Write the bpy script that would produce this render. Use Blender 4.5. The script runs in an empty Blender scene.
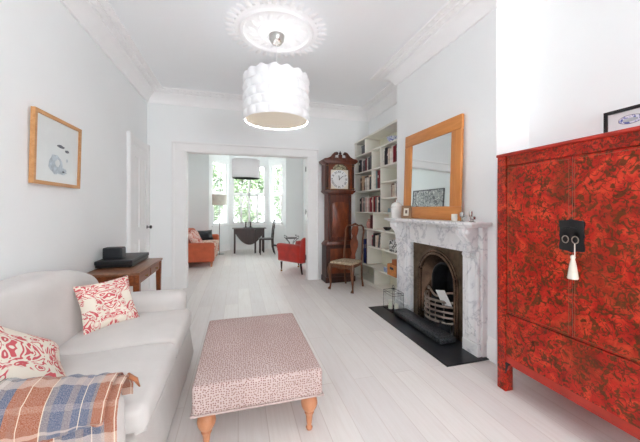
import bpy, bmesh, math, random
from mathutils import Vector, Matrix
PI = math.pi
C = bpy.context.scene.collection
rnd = random.Random(7)

# ------------------------------------------------------------------ materials
def lin(c):
    out = []
    for v in c[:3]:
        v = v / 255.0
        out.append(v / 12.92 if v <= 0.04045 else ((v + 0.055) / 1.055) ** 2.4)
    return (*out, 1.0)

class NT:
    def __init__(s, name):
        s.m = bpy.data.materials.new(name); s.m.use_nodes = True
        s.t = s.m.node_tree; s.N = s.t.nodes; s.L = s.t.links
        s.b = s.N['Principled BSDF']; s.out = s.N['Material Output']
    def n(s, kind, **kw):
        x = s.N.new(kind)
        for k, v in kw.items():
            if k in x.inputs.keys():
                s.put(x.inputs[k], v)
            else:
                setattr(x, k, v)
        return x
    def put(s, sock, v):
        if hasattr(v, 'is_linked') or isinstance(v, bpy.types.NodeSocket): s.L.new(v, sock)
        else: sock.default_value = v
    def coord(s, kind='Object', scale=(1, 1, 1), rot=(0, 0, 0)):
        tc = s.n('ShaderNodeTexCoord'); mp = s.n('ShaderNodeMapping')
        mp.inputs['Scale'].default_value = scale; mp.inputs['Rotation'].default_value = rot
        s.L.new(tc.outputs[kind], mp.inputs['Vector']); return mp.outputs['Vector']
    def noise(s, vec, scale, detail=2, rough=.5, dist=0):
        x = s.n('ShaderNodeTexNoise'); s.L.new(vec, x.inputs['Vector'])
        x.inputs['Scale'].default_value = scale; x.inputs['Detail'].default_value = detail
        x.inputs['Roughness'].default_value = rough; x.inputs['Distortion'].default_value = dist
        return x.outputs['Fac']
    def ramp(s, fac, stops, interp='LINEAR'):
        x = s.n('ShaderNodeValToRGB'); x.color_ramp.interpolation = interp
        els = x.color_ramp.elements
        while len(els) < len(stops): els.new(0.5)
        for e, (p, c) in zip(els, stops):
            e.position = p; e.color = lin(c) if len(c) == 3 else c
        s.L.new(fac, x.inputs['Fac']); return x.outputs['Color']
    def step(s, fac, a, b):
        return s.ramp(fac, [(a, (0, 0, 0)), (b, (255, 255, 255))])
    def mix(s, fac, a, b, mode='MIX'):
        x = s.n('ShaderNodeMix', data_type='RGBA', blend_type=mode)
        s.put(x.inputs[0], fac); s.put(x.inputs[6], a); s.put(x.inputs[7], b)
        return x.outputs[2]
    def math(s, op, a, b=0.0, c=0.0):
        x = s.n('ShaderNodeMath', operation=op)
        s.put(x.inputs[0], a); s.put(x.inputs[1], b); s.put(x.inputs[2], c)
        return x.outputs[0]
    def bump(s, h, strength=.2, dist=.01):
        x = s.n('ShaderNodeBump'); x.inputs['Strength'].default_value = strength
        x.inputs['Distance'].default_value = dist; s.L.new(h, x.inputs['Height'])
        s.L.new(x.outputs['Normal'], s.b.inputs['Normal'])
    def fin(s, color=None, rough=.5, metal=0, spec=None, **kw):
        if color is not None: s.put(s.b.inputs['Base Color'], color)
        s.put(s.b.inputs['Roughness'], rough); s.put(s.b.inputs['Metallic'], metal)
        if spec is not None: s.b.inputs['Specular IOR Level'].default_value = spec
        for k, v in kw.items(): s.put(s.b.inputs[k.replace('_', ' ')], v)
        return s.m

def plain(name, c, rough=.5, metal=0, var=.04, scale=8, bump=0, bscale=200, spec=None, **kw):
    t = NT(name); v = t.coord(); n = t.noise(v, scale, 3)
    a = tuple(min(255, x * (1 + var)) for x in c); b = tuple(x * (1 - var) for x in c)
    col = t.ramp(n, [(.3, b), (.7, a)])
    if bump: t.bump(t.noise(v, bscale, 2), bump, .002)
    return t.fin(col, rough, metal, spec, **kw)

def wood(name, dark, light, scale=3, axis='Z', rough=.35, stretch=12):
    t = NT(name); sc = {'X': (1, stretch, stretch), 'Y': (stretch, 1, stretch), 'Z': (stretch, stretch, 1)}[axis]
    v = t.coord(scale=sc); n = t.noise(v, scale, 6, .6, .6)
    n2 = t.noise(t.coord(), 4, 2)
    col = t.ramp(n, [(.3, dark), (.7, light)])
    col = t.mix(t.math('MULTIPLY', n2, .35), col, lin(dark))
    t.bump(n, .06, .002)
    return t.fin(col, rough)

M = {}
M['wall'] = plain('wall_paint', (242, 244.4, 245), .85, var=.004, scale=2, bump=.04, bscale=90, spec=.2)
M['ceiling'] = plain('ceiling_paint', (247, 249.5, 252), .9, var=.003, scale=2, spec=.15)
M['gloss'] = plain('white_gloss_paint', (243, 243, 243), .4, var=.005, scale=5, spec=.35)
M['plaster'] = plain('white_plaster', (248, 248, 249), .8, var=.005, scale=5, bump=.1, bscale=60, spec=.2)
M['shelfwhite'] = plain('ivory_shelf_paint', (234, 232, 224), .5, var=.008, scale=6, spec=.3)

def m_floor():
    t = NT('whitewashed_boards'); v = t.coord(rot=(0, 0, PI / 2))
    br = t.n('ShaderNodeTexBrick', offset=.37); t.L.new(v, br.inputs['Vector'])
    for k, val in (('Color1', lin((236, 232, 228))), ('Color2', lin((225, 220, 218))), ('Mortar', lin((214, 206, 201))),
                   ('Scale', 1.0), ('Mortar Size', .003), ('Mortar Smooth', .3), ('Bias', -.1), ('Brick Width', 2.1), ('Row Height', .17)):
        br.inputs[k].default_value = val
    g = t.noise(t.coord(scale=(14, .9, 1)), 3, 6, .65, .5)
    g2 = t.noise(t.coord(), 1.3, 3)
    col = t.mix(t.math('MULTIPLY', t.step(g, .42, .75), .32), br.outputs['Color'], lin((206, 194, 185)))
    col = t.mix(t.math('MULTIPLY', t.step(g2, .4, .7), .3), col, lin((238, 235, 234)))
    t.bump(br.outputs['Fac'], -.1, .002)
    r = t.math('MULTIPLY_ADD', g, .15, .36)
    return t.fin(col, r, 0, .25)
M['floor'] = m_floor()

def m_sofa():
    t = NT('oatmeal_linen'); v = t.coord()
    a = t.noise(t.coord(scale=(1, 1, 6)), 160, 2); b = t.noise(v, 5, 3)
    col = t.ramp(b, [(.3, (205, 201, 198)), (.7, (213, 209, 206))])
    h = t.math('ADD', t.math('MULTIPLY', a, .15), t.noise(v, 9, 3))
    t.bump(h, .25, .02)
    return t.fin(col, .9, 0, .15, Sheen_Weight=.2)
M['sofa'] = m_sofa()

def m_damask(name='coral_damask', bg=(232, 224, 210), fg=(206, 98, 104), sc=.95, sym=True):
    t = NT(name); tc = t.n('ShaderNodeTexCoord'); sp = t.n('ShaderNodeSeparateXYZ'); t.L.new(tc.outputs['UV'], sp.inputs[0])
    u = t.math('ABSOLUTE', t.math('SUBTRACT', sp.outputs[0], .5)); w = sp.outputs[1]
    cb = t.n('ShaderNodeCombineXYZ'); t.L.new(u, cb.inputs[0]); t.L.new(w, cb.inputs[1])
    n = t.noise(cb.outputs[0], 3.6 * sc, 2, .5, 1.9)
    s = t.math('SINE', t.math('MULTIPLY', n, 52))
    n2 = t.noise(cb.outputs[0], 3.0 * sc, 1, .5, .3)
    mask = t.math('MULTIPLY', t.step(s, .05, .3), t.step(n2, .36, .40))
    col = t.mix(mask, lin(bg), lin(fg))
    t.bump(t.noise(tc.outputs['UV'], 60, 2), .1, .002)
    return t.fin(col, .9, 0, .1)
M['damask'] = m_damask()

def m_plaid():
    t = NT('plaid_wool'); tc = t.n('ShaderNodeTexCoord'); sp = t.n('ShaderNodeSeparateXYZ'); t.L.new(tc.outputs['UV'], sp.inputs[0])
    rust = (144, 72, 36); blue = (62, 76, 108); pale = (160, 158, 160); gr = (112, 104, 112); wh = (210, 194, 172); dk = (50, 62, 60)
    st = [(0, dk), (.03, pale), (.07, gr), (.11, blue), (.19, rust), (.31, wh), (.318, rust), (.475, wh), (.482, gr), (.55, blue), (.66, gr), (.72, blue), (.775, wh), (.784, blue), (.86, gr), (.89, rust), (.975, wh), (.983, rust)]
    c1 = t.ramp(sp.outputs[0], st, 'CONSTANT')
    k = (0, 0, 0); w = (255, 255, 255); g = (150, 150, 150)
    band = t.ramp(sp.outputs[1], [(0, k), (.10, w), (.17, k), (.34, g), (.38, k), (.50, w), (.60, k), (.76, g), (.8, k), (.92, w)], 'CONSTANT')
    c2 = t.mix(t.math('MULTIPLY', band, .36), c1, lin((238, 214, 196)))
    wv = t.noise(t.coord('UV', scale=(1, 1.4, 1)), 110, 3, .8)
    c3 = t.mix(t.math('MULTIPLY', t.step(wv, .40, .62), .26), c2, lin((236, 226, 216)))
    t.bump(wv, .5, .004)
    return t.fin(c3, .95, 0, .05, Sheen_Weight=.3)
M['plaid'] = m_plaid()

def m_otto():
    t = NT('dotted_pink_weave'); v = t.coord()
    vo = t.n('ShaderNodeTexVoronoi', voronoi_dimensions='2D'); t.L.new(t.coord('UV'), vo.inputs['Vector']); vo.inputs['Scale'].default_value = 78; vo.inputs['Randomness'].default_value = .6
    d = t.step(vo.outputs['Distance'], .20, .34)
    g = t.n('ShaderNodeNewGeometry'); sp = t.n('ShaderNodeSeparateXYZ'); t.L.new(v, sp.inputs[0])
    base = t.ramp(t.noise(v, 4, 2), [(.3, (192, 171, 166)), (.7, (202, 183, 179))])
    col = t.mix(d, lin((140, 104, 97)), base)
    t.bump(vo.outputs['Distance'], .15, .002)
    return t.fin(col, .85, 0, .15)
M['otto'] = m_otto()

def m_lacquer(name, base=(160, 30, 20), olive=(78, 52, 20), amt=.5, sc=1.0, shine=.36):
    t = NT(name); v = t.coord()
    big = t.noise(v, 3.2 * sc, 2, .5, .4); mid = t.noise(v, 9 * sc, 3, .6, 1.2)
    nl = t.noise(v, 24 * sc, 2, .55, 1.6); nv = t.noise(v, 15 * sc, 1, .5, 1.4); fine = t.noise(v, 60 * sc, 3, .6, 1.0)
    red = t.ramp(mid, [(.3, (140, 24, 16)), (.5, (186, 38, 24)), (.7, (220, 70, 42))])
    leaf = t.step(nl, .525, .575)
    col = t.mix(t.math('MULTIPLY', leaf, .85), red, lin(olive))
    vine = t.math('SUBTRACT', 1.0, t.step(t.math('ABSOLUTE', t.math('SUBTRACT', nv, .5)), .012, .026))
    col = t.mix(t.math('MULTIPLY', vine, .75), col, lin((74, 40, 20)))
    patch = t.step(big, .52, .62)
    col = t.mix(t.math('MULTIPLY', patch, .35), col, lin((96, 56, 24)))
    sp = t.step(fine, .60, .66)
    col = t.mix(t.math('MULTIPLY', sp, .6), col, lin((64, 20, 14)))
    t.bump(nl, .06, .002)
    return t.fin(col, shine, 0, .3)
M['lacquer'] = m_lacquer('red_lacquer_painted_flowers')
M['lacquer_edge'] = m_lacquer('red_lacquer_frame', (138, 26, 20), (84, 40, 20), .2, 1.6)
M['lacquer_plain'] = plain('worn_red_lacquer', (172, 44, 30), .35, var=.12, scale=9)

def m_marble():
    t = NT('veined_white_marble'); v = t.coord()
    n = t.noise(v, 3.6, 5, .6, .7)
    a = t.math('ABSOLUTE', t.math('SUBTRACT', n, .5))
    vein = t.ramp(a, [(0, (190, 192, 197)), (.012, (220, 220, 223)), (.04, (236, 236, 237))])
    c = t.mix(t.math('MULTIPLY', t.step(t.noise(v, 2.2, 4), .45, .7), .35), vein, lin((205, 207, 211)))
    return t.fin(c, .3, 0, .4)
M['marble'] = m_marble()
M['slate'] = plain('black_slate', (34, 37, 41), .28, var=.15, scale=6)
def m_granite():
    t = NT('cast_iron_speckle'); n = t.noise(t.coord(), 90, 4, .7)
    return t.fin(t.ramp(n, [(.4, (24, 26, 28)), (.55, (70, 74, 78)), (.7, (120, 122, 124))]), .4, .4)
M['speckle'] = m_granite()
M['iron'] = plain('bronzed_cast_iron', (96, 82, 66), .34, .8, var=.18, scale=12)
M['iron_arch'] = plain('rusty_bronze_arch', (104, 84, 70), .26, .85, var=.2, scale=10)
M['soot'] = plain('sooty_iron', (40, 42, 45), .6, .3, var=.2, scale=15)
M['grate'] = plain('polished_grate_bar', (150, 138, 128), .3, .85, var=.12, scale=14)
M['black'] = plain('black_paint', (24, 24, 26), .35, var=.1)
M['blackm'] = plain('matt_black_plastic', (38, 40, 44), .45, var=.08)
M['silver'] = plain('brushed_nickel', (190, 188, 184), .25, .95, var=.03)
M['brass'] = plain('aged_brass', (150, 112, 60), .35, .85, var=.1)
M['mahog'] = wood('dark_mahogany', (58, 20, 8), (118, 50, 20), 3)
M['mahog_d'] = wood('darker_mahogany', (36, 14, 8), (76, 32, 16), 3)
M['mahog_r'] = wood('burr_mahogany', (80, 32, 12), (148, 70, 30), 5, stretch=3)
M['tablewood'] = wood('chestnut_table_wood', (96, 42, 18), (156, 84, 40), 3, 'Y')
M['table_l'] = wood('worn_leather_brown_top', (104, 62, 40), (150, 104, 76), 3, 'Y')
M['chairwood'] = wood('walnut', (66, 34, 16), (128, 74, 38), 4)
M['darkwood'] = wood('dark_oak', (38, 24, 22), (66, 44, 38), 4)
M['pine'] = wood('honey_pine', (196, 122, 58), (222, 150, 82), 2.4, 'Y', .4, 9)
M['pine_z'] = wood('honey_pine_upright', (196, 122, 58), (222, 150, 82), 2.4, 'Z', .4, 9)
M['oakframe'] = wood('oak_frame', (184, 128, 78), (214, 164, 112), 3, 'Y', .45)
M['legwood'] = wood('turned_pine_leg', (188, 122, 84), (216, 160, 122), 4, 'Z', .4, 4)
M['orange'] = plain('terracotta_cloth', (196, 98, 66), .85, var=.05, bump=.1)
M['red'] = plain('red_velvet', (180, 42, 30), .8, var=.08, bump=.1, Sheen_Weight=.3)
M['blackc'] = plain('black_satin', (26, 28, 34), .5, var=.1)
M['cream'] = plain('cream_paper', (232, 226, 212), .8)
M['paper'] = plain('white_paper', (236, 238, 238), .7, var=.01)
M['candle'] = plain('ivory_wax', (236, 232, 220), .5, Subsurface_Weight=.2)
M['ceramic'] = plain('white_ceramic', (238, 238, 236), .25, var=.01)
M['tassel'] = plain('white_tassel', (226, 218, 204), .9)
M['foliage'] = plain('tree_leaves', (128, 148, 114), .7, var=.3, scale=3)
M['bark'] = plain('tree_bark', (110, 96, 84), .9)
M['ground'] = plain('garden_paving', (170, 172, 160), .9, var=.1)
M['lampcream'] = plain('cream_lamp_linen', (222, 218, 206), .9)

def m_translucent(name, c, amt=.35):
    t = NT(name); t.b.inputs['Base Color'].default_value = lin(c); t.b.inputs['Roughness'].default_value = .7
    tr = t.n('ShaderNodeBsdfTranslucent'); tr.inputs['Color'].default_value = lin(c)
    mx = t.n('ShaderNodeMixShader'); mx.inputs[0].default_value = amt
    t.L.new(t.b.outputs[0], mx.inputs[1]); t.L.new(tr.outputs[0], mx.inputs[2]); t.L.new(mx.outputs[0], t.out.inputs['Surface'])
    return t.m
M['shade'] = m_translucent('white_paper_shade', (240, 241, 243), .0)
M['top_light_stop'] = m_translucent('white_light_stop', (246, 247, 249), .07)
M['grey_shade'] = m_translucent('grey_linen_shade', (222, 222, 223), .4)
M['diffuser'] = m_translucent('frosted_diffuser', (232, 227, 217), .07)

def m_glass(name='clear_pane', tint=(245, 248, 248), refl=.07):
    t = NT(name)
    tr = t.n('ShaderNodeBsdfTransparent'); tr.inputs['Color'].default_value = lin(tint)
    gl = t.n('ShaderNodeBsdfGlossy'); gl.inputs['Roughness'].default_value = .02
    mx = t.n('ShaderNodeMixShader'); mx.inputs[0].default_value = refl
    t.L.new(tr.outputs[0], mx.inputs[1]); t.L.new(gl.outputs[0], mx.inputs[2]); t.L.new(mx.outputs[0], t.out.inputs['Surface'])
    t.N.remove(t.b); return t.m
M['glass'] = m_glass()
M['crystal'] = m_glass('lantern_glass', (253, 254, 254), .045)
def m_mirror():
    t = NT('mirror_silver'); return t.fin(lin((236, 240, 240)), .01, 1.0)
M['mirror'] = m_mirror()

def m_floral(name, bg, c1, c2, scale):
    t = NT(name); v = t.coord()
    n = t.noise(v, scale, 2, .5, 1.5); n2 = t.noise(v, scale * 1.6, 2, .5, 1)
    col = t.mix(t.step(n, .53, .56), lin(bg), lin(c1)); col = t.mix(t.step(n2, .58, .60), col, lin(c2))
    return t.fin(col, .85)
M['floral'] = m_floral('floral_cotton', (226, 206, 190), (190, 92, 72), (150, 140, 110), 16)
M['seatweave'] = m_floral('tapestry_seat', (200, 186, 160), (160, 138, 110), (120, 104, 84), 45)
M['zebra'] = m_floral('black_white_print', (232, 232, 230), (28, 28, 30), (28, 28, 30), 26)
M['monoart'] = m_floral('grey_leaf_print', (176, 178, 178), (112, 114, 118), (226, 226, 222), 8)
M['bluewhite'] = m_floral('blue_white_glaze', (222, 226, 238), (96, 110, 178), (150, 160, 205), 30)
M['pinkstripe'] = m_floral('pink_striped_cotton', (228, 196, 186), (208, 122, 110), (206, 118, 104), 12)

_bc = {}
def bookmat(c):
    if c not in _bc: _bc[c] = plain('book_cloth_%02x%02x%02x' % c, c, .6, var=.1, scale=20)
    return _bc[c]

# ------------------------------------------------------------------ mesh builder
class B:
    def __init__(s): s.bm = bmesh.new(); s.uv = s.bm.loops.layers.uv.new('UVMap'); s.mi = 0
    def _f(s, vs, uvs=None):
        try: f = s.bm.faces.new(vs)
        except ValueError: return None
        f.material_index = s.mi; f.smooth = True
        if uvs:
            for l, u in zip(f.loops, uvs): l[s.uv].uv = u
        return f
    def box(s, lo, hi, bev=0, seg=1, M_=None):
        lo = Vector(lo); hi = Vector(hi)
        vs = [s.bm.verts.new((x, y, z)) for x in (lo.x, hi.x) for y in (lo.y, hi.y) for z in (lo.z, hi.z)]
        fs = [s._f([vs[i] for i in q]) for q in ((0, 1, 3, 2), (4, 6, 7, 5), (0, 4, 5, 1), (2, 3, 7, 6), (0, 2, 6, 4), (1, 5, 7, 3))]
        if M_ is not None:
            for v in vs: v.co = M_ @ v.co
        if bev > 0:
            es = list({e for f in fs for e in f.edges})
            bmesh.ops.bevel(s.bm, geom=es, offset=bev, segments=seg, profile=.5, affect='EDGES')
        return s
    def rbox(s, lo, hi, r, fn=None, n=6, k=3):
        lo = Vector(lo); hi = Vector(hi)
        def ax(a, b):
            rr = min(r, (b - a) / 2 - 1e-5)
            left = [a + rr * (1 - math.cos(i / k * PI / 4) / math.cos(0) ) * 0 + rr * (i / k) for i in range(k)]
            mid = [a + rr + (b - a - 2 * rr) * i / n for i in range(n + 1)]
            right = [b - rr * ((k - 1 - i) / k) for i in range(k)]
            return left + mid + right
        A = [ax(lo[i], hi[i]) for i in range(3)]
        cache = {}
        def vert(p):
            key = tuple(round(c, 6) for c in p)
            if key in cache: return cache[key]
            q = Vector(p); inner = Vector([min(max(q[i], lo[i] + min(r, (hi[i] - lo[i]) / 2)), hi[i] - min(r, (hi[i] - lo[i]) / 2)) for i in range(3)])
            d = q - inner
            if d.length > 1e-9: q = inner + d.normalized() * max(abs(c) for c in (d / r)) * r
            if fn: q = Vector(fn(q))
            cache[key] = s.bm.verts.new(q); return cache[key]
        for a in range(3):
            b, c = (a + 1) % 3, (a + 2) % 3
            for side in (0, 1):
                va = lo[a] if side == 0 else hi[a]
                for i in range(len(A[b]) - 1):
                    for j in range(len(A[c]) - 1):
                        quad = []
                        for (ii, jj) in ((i, j), (i + 1, j), (i + 1, j + 1), (i, j + 1)):
                            p = [0, 0, 0]; p[a] = va; p[b] = A[b][ii]; p[c] = A[c][jj]
                            quad.append(vert(p))
                        if side == 0: quad.reverse()
                        s._f(quad)
        return s
    def boxuv(s):
        bmesh.ops.recalc_face_normals(s.bm, faces=s.bm.faces)
        for f in s.bm.faces:
            n = f.normal; a = max(range(3), key=lambda i: abs(n[i])); q = [i for i in range(3) if i != a]
            for l in f.loops: l[s.uv].uv = (l.vert.co[q[0]], l.vert.co[q[1]])
        return s
    def lathe(s, prof, c=(0, 0, 0), seg=20, axis='Z', M_=None, squash=1):
        rings = []
        for (r, z) in prof:
            ring = []
            if r < 1e-6: 
                p = Vector((0, 0, z)); ring = [p] 
            else: ring = [Vector((r * math.cos(2 * PI * i / seg), squash * r * math.sin(2 * PI * i / seg), z)) for i in range(seg)]
            out = []
            for p in ring:
                if axis == 'X': p = Vector((p.z, p.x, p.y))
                if axis == 'Y': p = Vector((p.x, p.z, p.y))
                p = p + Vector(c)
                if M_ is not None: p = M_ @ p
                out.append(s.bm.verts.new(p))
            rings.append(out)
        for a, b in zip(rings, rings[1:]):
            for i in range(seg):
                j = (i + 1) % seg
                if len(a) == 1 and len(b) == 1: continue
                if len(a) == 1: s._f([a[0], b[j], b[i]])
                elif len(b) == 1: s._f([a[i], a[j], b[0]])
                else: s._f([a[i], a[j], b[j], b[i]])
        if len(rings[0]) > 1: s._f(list(reversed(rings[0])))
        if len(rings[-1]) > 1: s._f(rings[-1])
        return s
    def tube(s, pts, r, seg=8, cap=True, flat=1):
        pts = [Vector(p) for p in pts]; rings = []
        R = r if isinstance(r, (list, tuple)) else [r] * len(pts)
        up = Vector((0, 0, 1))
        for i, p in enumerate(pts):
            d = (pts[min(i + 1, len(pts) - 1)] - pts[max(i - 1, 0)]).normalized()
            a = d.cross(up if abs(d.z) < .95 else Vector((1, 0, 0))).normalized(); b = a.cross(d).normalized()
            rings.append([s.bm.verts.new(p + R[i] * (a * math.cos(2 * PI * k / seg) + flat * b * math.sin(2 * PI * k / seg))) for k in range(seg)])
        for A_, B_ in zip(rings, rings[1:]):
            for k in range(seg): s._f([A_[k], A_[(k + 1) % seg], B_[(k + 1) % seg], B_[k]])
        if cap: s._f(list(reversed(rings[0]))); s._f(rings[-1])
        return s
    def prism(s, poly, a0, a1, axis='Y', bev=0):
        """poly: 2d points; axis Y -> (x,z), X -> (y,z), Z -> (x,y)"""
        def P(p, a): return {'Y': (p[0], a, p[1]), 'X': (a, p[0], p[1]), 'Z': (p[0], p[1], a)}[axis]
        A_ = [s.bm.verts.new(P(p, a0)) for p in poly]; B_ = [s.bm.verts.new(P(p, a1)) for p in poly]
        fs = [s._f(A_), s._f(list(reversed(B_)))]
        n = len(poly)
        for i in range(n): fs.append(s._f([A_[i], B_[i], B_[(i + 1) % n], A_[(i + 1) % n]]))
        if bev:
            es = list({e for f in fs[:2] if f for e in f.edges})
            bmesh.ops.bevel(s.bm, geom=es, offset=bev, segments=2, profile=.5, affect='EDGES')
        return s
    def ring(s, outer, inner, a0, a1, axis='X'):
        """plate with a hole: outer and inner outlines with the same point count"""
        def P(p, a): return {'Y': (p[0], a, p[1]), 'X': (a, p[0], p[1]), 'Z': (p[0], p[1], a)}[axis]
        n = len(outer)
        V = [[s.bm.verts.new(P(p, a)) for p in o] for o in (outer, inner) for a in (a0, a1)]
        for i in range(n - 0):
            j = (i + 1) % n
            s._f([V[0][i], V[0][j], V[2][j], V[2][i]]); s._f([V[1][i], V[3][i], V[3][j], V[1][j]])
            s._f([V[0][i], V[1][i], V[1][j], V[0][j]]); s._f([V[2][i], V[2][j], V[3][j], V[3][i]])
        return s
    def grid(s, fn, nu, nv, both=0.0):
        """fn(u,v)->point; both = thickness gives a closed sheet"""
        g = [[Vector(fn(i / nu, j / nv)) for j in range(nv + 1)] for i in range(nu + 1)]
        V = [[s.bm.verts.new(p) for p in row] for row in g]
        for i in range(nu):
            for j in range(nv):
                s._f([V[i][j], V[i + 1][j], V[i + 1][j + 1], V[i][j + 1]], [(i / nu, j / nv), ((i + 1) / nu, j / nv), ((i + 1) / nu, (j + 1) / nv), (i / nu, (j + 1) / nv)])
        if both:
            W = []
            for i in range(nu + 1):
                row = []
                for j in range(nv + 1):
                    du = g[min(i + 1, nu)][j] - g[max(i - 1, 0)][j]; dv = g[i][min(j + 1, nv)] - g[i][max(j - 1, 0)]
                    row.append(s.bm.verts.new(g[i][j] - du.cross(dv).normalized() * both))
                W.append(row)
            for i in range(nu):
                for j in range(nv):
                    s._f([W[i][j + 1], W[i + 1][j + 1], W[i + 1][j], W[i][j]], [(i / nu, (j + 1) / nv), ((i + 1) / nu, (j + 1) / nv), ((i + 1) / nu, j / nv), (i / nu, j / nv)])
            for i in range(nu):
                uvq = [(i / nu, 0.01)] * 4
                s._f([V[i + 1][0], V[i][0], W[i][0], W[i + 1][0]], uvq); s._f([V[i][nv], V[i + 1][nv], W[i + 1][nv], W[i][nv]], [(i / nu, .99)] * 4)
            for j in range(nv):
                s._f([V[0][j], V[0][j + 1], W[0][j + 1], W[0][j]], [(.01, j / nv)] * 4); s._f([V[nu][j + 1], V[nu][j], W[nu][j], W[nu][j + 1]], [(.99, j / nv)] * 4)
        return s
    def pillow(s, w, h, t, M_, n=18, pinch=.085):
        def pt(u, v, sg):
            a = 2 * u - 1; b = 2 * v - 1
            k = max(0, (1 - a ** 4) * (1 - b ** 4)) ** .55
            px = a * (1 - pinch * (1 - abs(b) ** 1.5) ) if True else a
            py = b * (1 - pinch * (1 - abs(a) ** 1.5))
            wob = .006 * math.sin(7 * a + 3 * b) * k
            return M_ @ Vector((px * w / 2, py * h / 2, sg * (t / 2) * k + wob))
        s.grid(lambda u, v: pt(u, v, 1), n, n); s.grid(lambda u, v: pt(1 - u, v, -1), n, n)
        bmesh.ops.remove_doubles(s.bm, verts=s.bm.verts, dist=1e-5)
        return s
    def sweep(s, prof, path, closed=False, caps=True):
        """prof [(d,z)], path CCW/left-inward polyline [(x,y)]"""
        n = len(path); rows = []
        for i, p in enumerate(path):
            p = Vector(p)
            a = Vector(path[i - 1]) if (closed or i > 0) else None; b = Vector(path[(i + 1) % n]) if (closed or i < n - 1) else None
            def nrm(q0, q1): d = (q1 - q0).normalized(); return Vector((-d.y, d.x))
            if a is None: m = nrm(p, b)
            elif b is None: m = nrm(a, p)
            else:
                n1, n2 = nrm(a, p), nrm(p, b); m = (n1 + n2); m = m / max(m.dot(n1), 1e-6)
            rows.append([s.bm.verts.new((p.x + m.x * d, p.y + m.y * d, z)) for d, z in prof])
        k = len(prof)
        for i in range(n if closed else n - 1):
            A_, B_ = rows[i], rows[(i + 1) % n]
            for j in range(k): s._f([A_[j], B_[j], B_[(j + 1) % k], A_[(j + 1) % k]])
        if not closed: s._f(rows[0]); s._f(list(reversed(rows[-1])))
        return s
    def blob(s, c, r, seg=6, rings=4, sc=(1, 1, 1)):
        prof = [(r * math.sin(PI * i / rings), -r * math.cos(PI * i / rings)) for i in range(rings + 1)]
        prof[0] = (0, -r); prof[-1] = (0, r)
        m = Matrix.Translation(c) @ Matrix.Diagonal((*sc, 1))
        return s.lathe(prof, seg=seg, M_=m)
    def text(s, txt, size, M_, depth=.0008):
        cu = bpy.data.curves.new('t', 'FONT'); cu.body = txt; cu.size = size; cu.extrude = depth; cu.align_x = 'CENTER'; cu.align_y = 'CENTER'
        o = bpy.data.objects.new('t', cu); me = bpy.data.meshes.new_from_object(o)
        me.transform(M_); s.bm.from_mesh(me)
        for f in s.bm.faces: pass
        bpy.data.objects.remove(o); bpy.data.curves.remove(cu); bpy.data.meshes.remove(me)
        return s
    def build(s, name, mat, parent=None, label=None, ang=.6, world=True, solid=True):
        if solid: bmesh.ops.recalc_face_normals(s.bm, faces=s.bm.faces)
        me = bpy.data.meshes.new(name)
        if parent is not None and world:
            root = parent
            while root.parent: root = root.parent
            s.bm.transform((Matrix.Translation(root.location) @ root.rotation_euler.to_matrix().to_4x4()).inverted())
        s.bm.to_mesh(me); s.bm.free()
        for m in (mat if isinstance(mat, (list, tuple)) else [mat]): me.materials.append(m)
        for p in me.polygons: p.use_smooth = True
        me.set_sharp_from_angle(angle=ang)
        o = bpy.data.objects.new(name, me); C.objects.link(o)
        if parent is not None: o.parent = parent
        if label: o['label'] = label
        return o

def thing(name, label, cat, loc=(0, 0, 0), rz=0, group=None):
    o = bpy.data.objects.new(name, None); C.objects.link(o); o.empty_display_size = .1
    o.location = loc; o.rotation_euler = (0, 0, rz); o['label'] = label; o['category'] = cat
    if group: o['group'] = group
    return o
def tag(o, label, cat, group=None):
    o['label'] = label; o['category'] = cat
    if group: o['group'] = group
    return o
def recentre(o, base=None):
    """put a single-mesh thing's origin at the middle of its foot"""
    me = o.data; xs = [v.co for v in me.vertices]
    c = Vector(((min(v.x for v in xs) + max(v.x for v in xs)) / 2, (min(v.y for v in xs) + max(v.y for v in xs)) / 2, min(v.z for v in xs)))
    me.transform(Matrix.Translation(-c)); o.location = o.location + c
    return o
def struct(o): o['kind'] = 'structure'; return o
def dup(root, loc=None, rz=None, label=None, group=None):
    r = root.copy(); C.objects.link(r)
    if loc is not None: r.location = loc
    if rz is not None: r.rotation_euler = (0, 0, rz)
    if label: r['label'] = label
    if group: r['group'] = group
    def rec(src, dst):
        for ch in list(src.children):
            c = ch.copy(); C.objects.link(c); c.parent = dst; rec(ch, c)
    rec(root, r)
    return r

# ------------------------------------------------------------------ camera (eye height 1.3 m)
F, H, TH, HY = 295.0, 1.3, math.radians(15.5), 209.0
cam = bpy.data.cameras.new('camera'); co = bpy.data.objects.new('camera', cam); C.objects.link(co)
co.location = (0, 0, H); co.rotation_euler = (PI / 2, 0, -TH)
cam.sensor_width = 36; cam.lens = F / 640 * 36; cam.shift_y = (HY - 221) / 640; cam.clip_start = .05
bpy.context.scene.camera = co
def yy(px, X=2.15):
    """depth at which the line of sight through photo column px meets the plane x = X"""
    u = (px - 320) / F
    return X * (math.cos(TH) - u * math.sin(TH)) / (u * math.cos(TH) + math.sin(TH))

# ------------------------------------------------------------------ the room
XL, XR, XB = -1.40, 2.45, 2.10      # left wall, alcove wall, chimney breast
YB, YN = 5.27, -3.4                 # wall with the wide opening, wall behind the camera
CZ = 3.17
BY0, BY1 = 2.0, 3.62                # chimney breast extent
FZ = 3.10                           # far room ceiling

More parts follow.
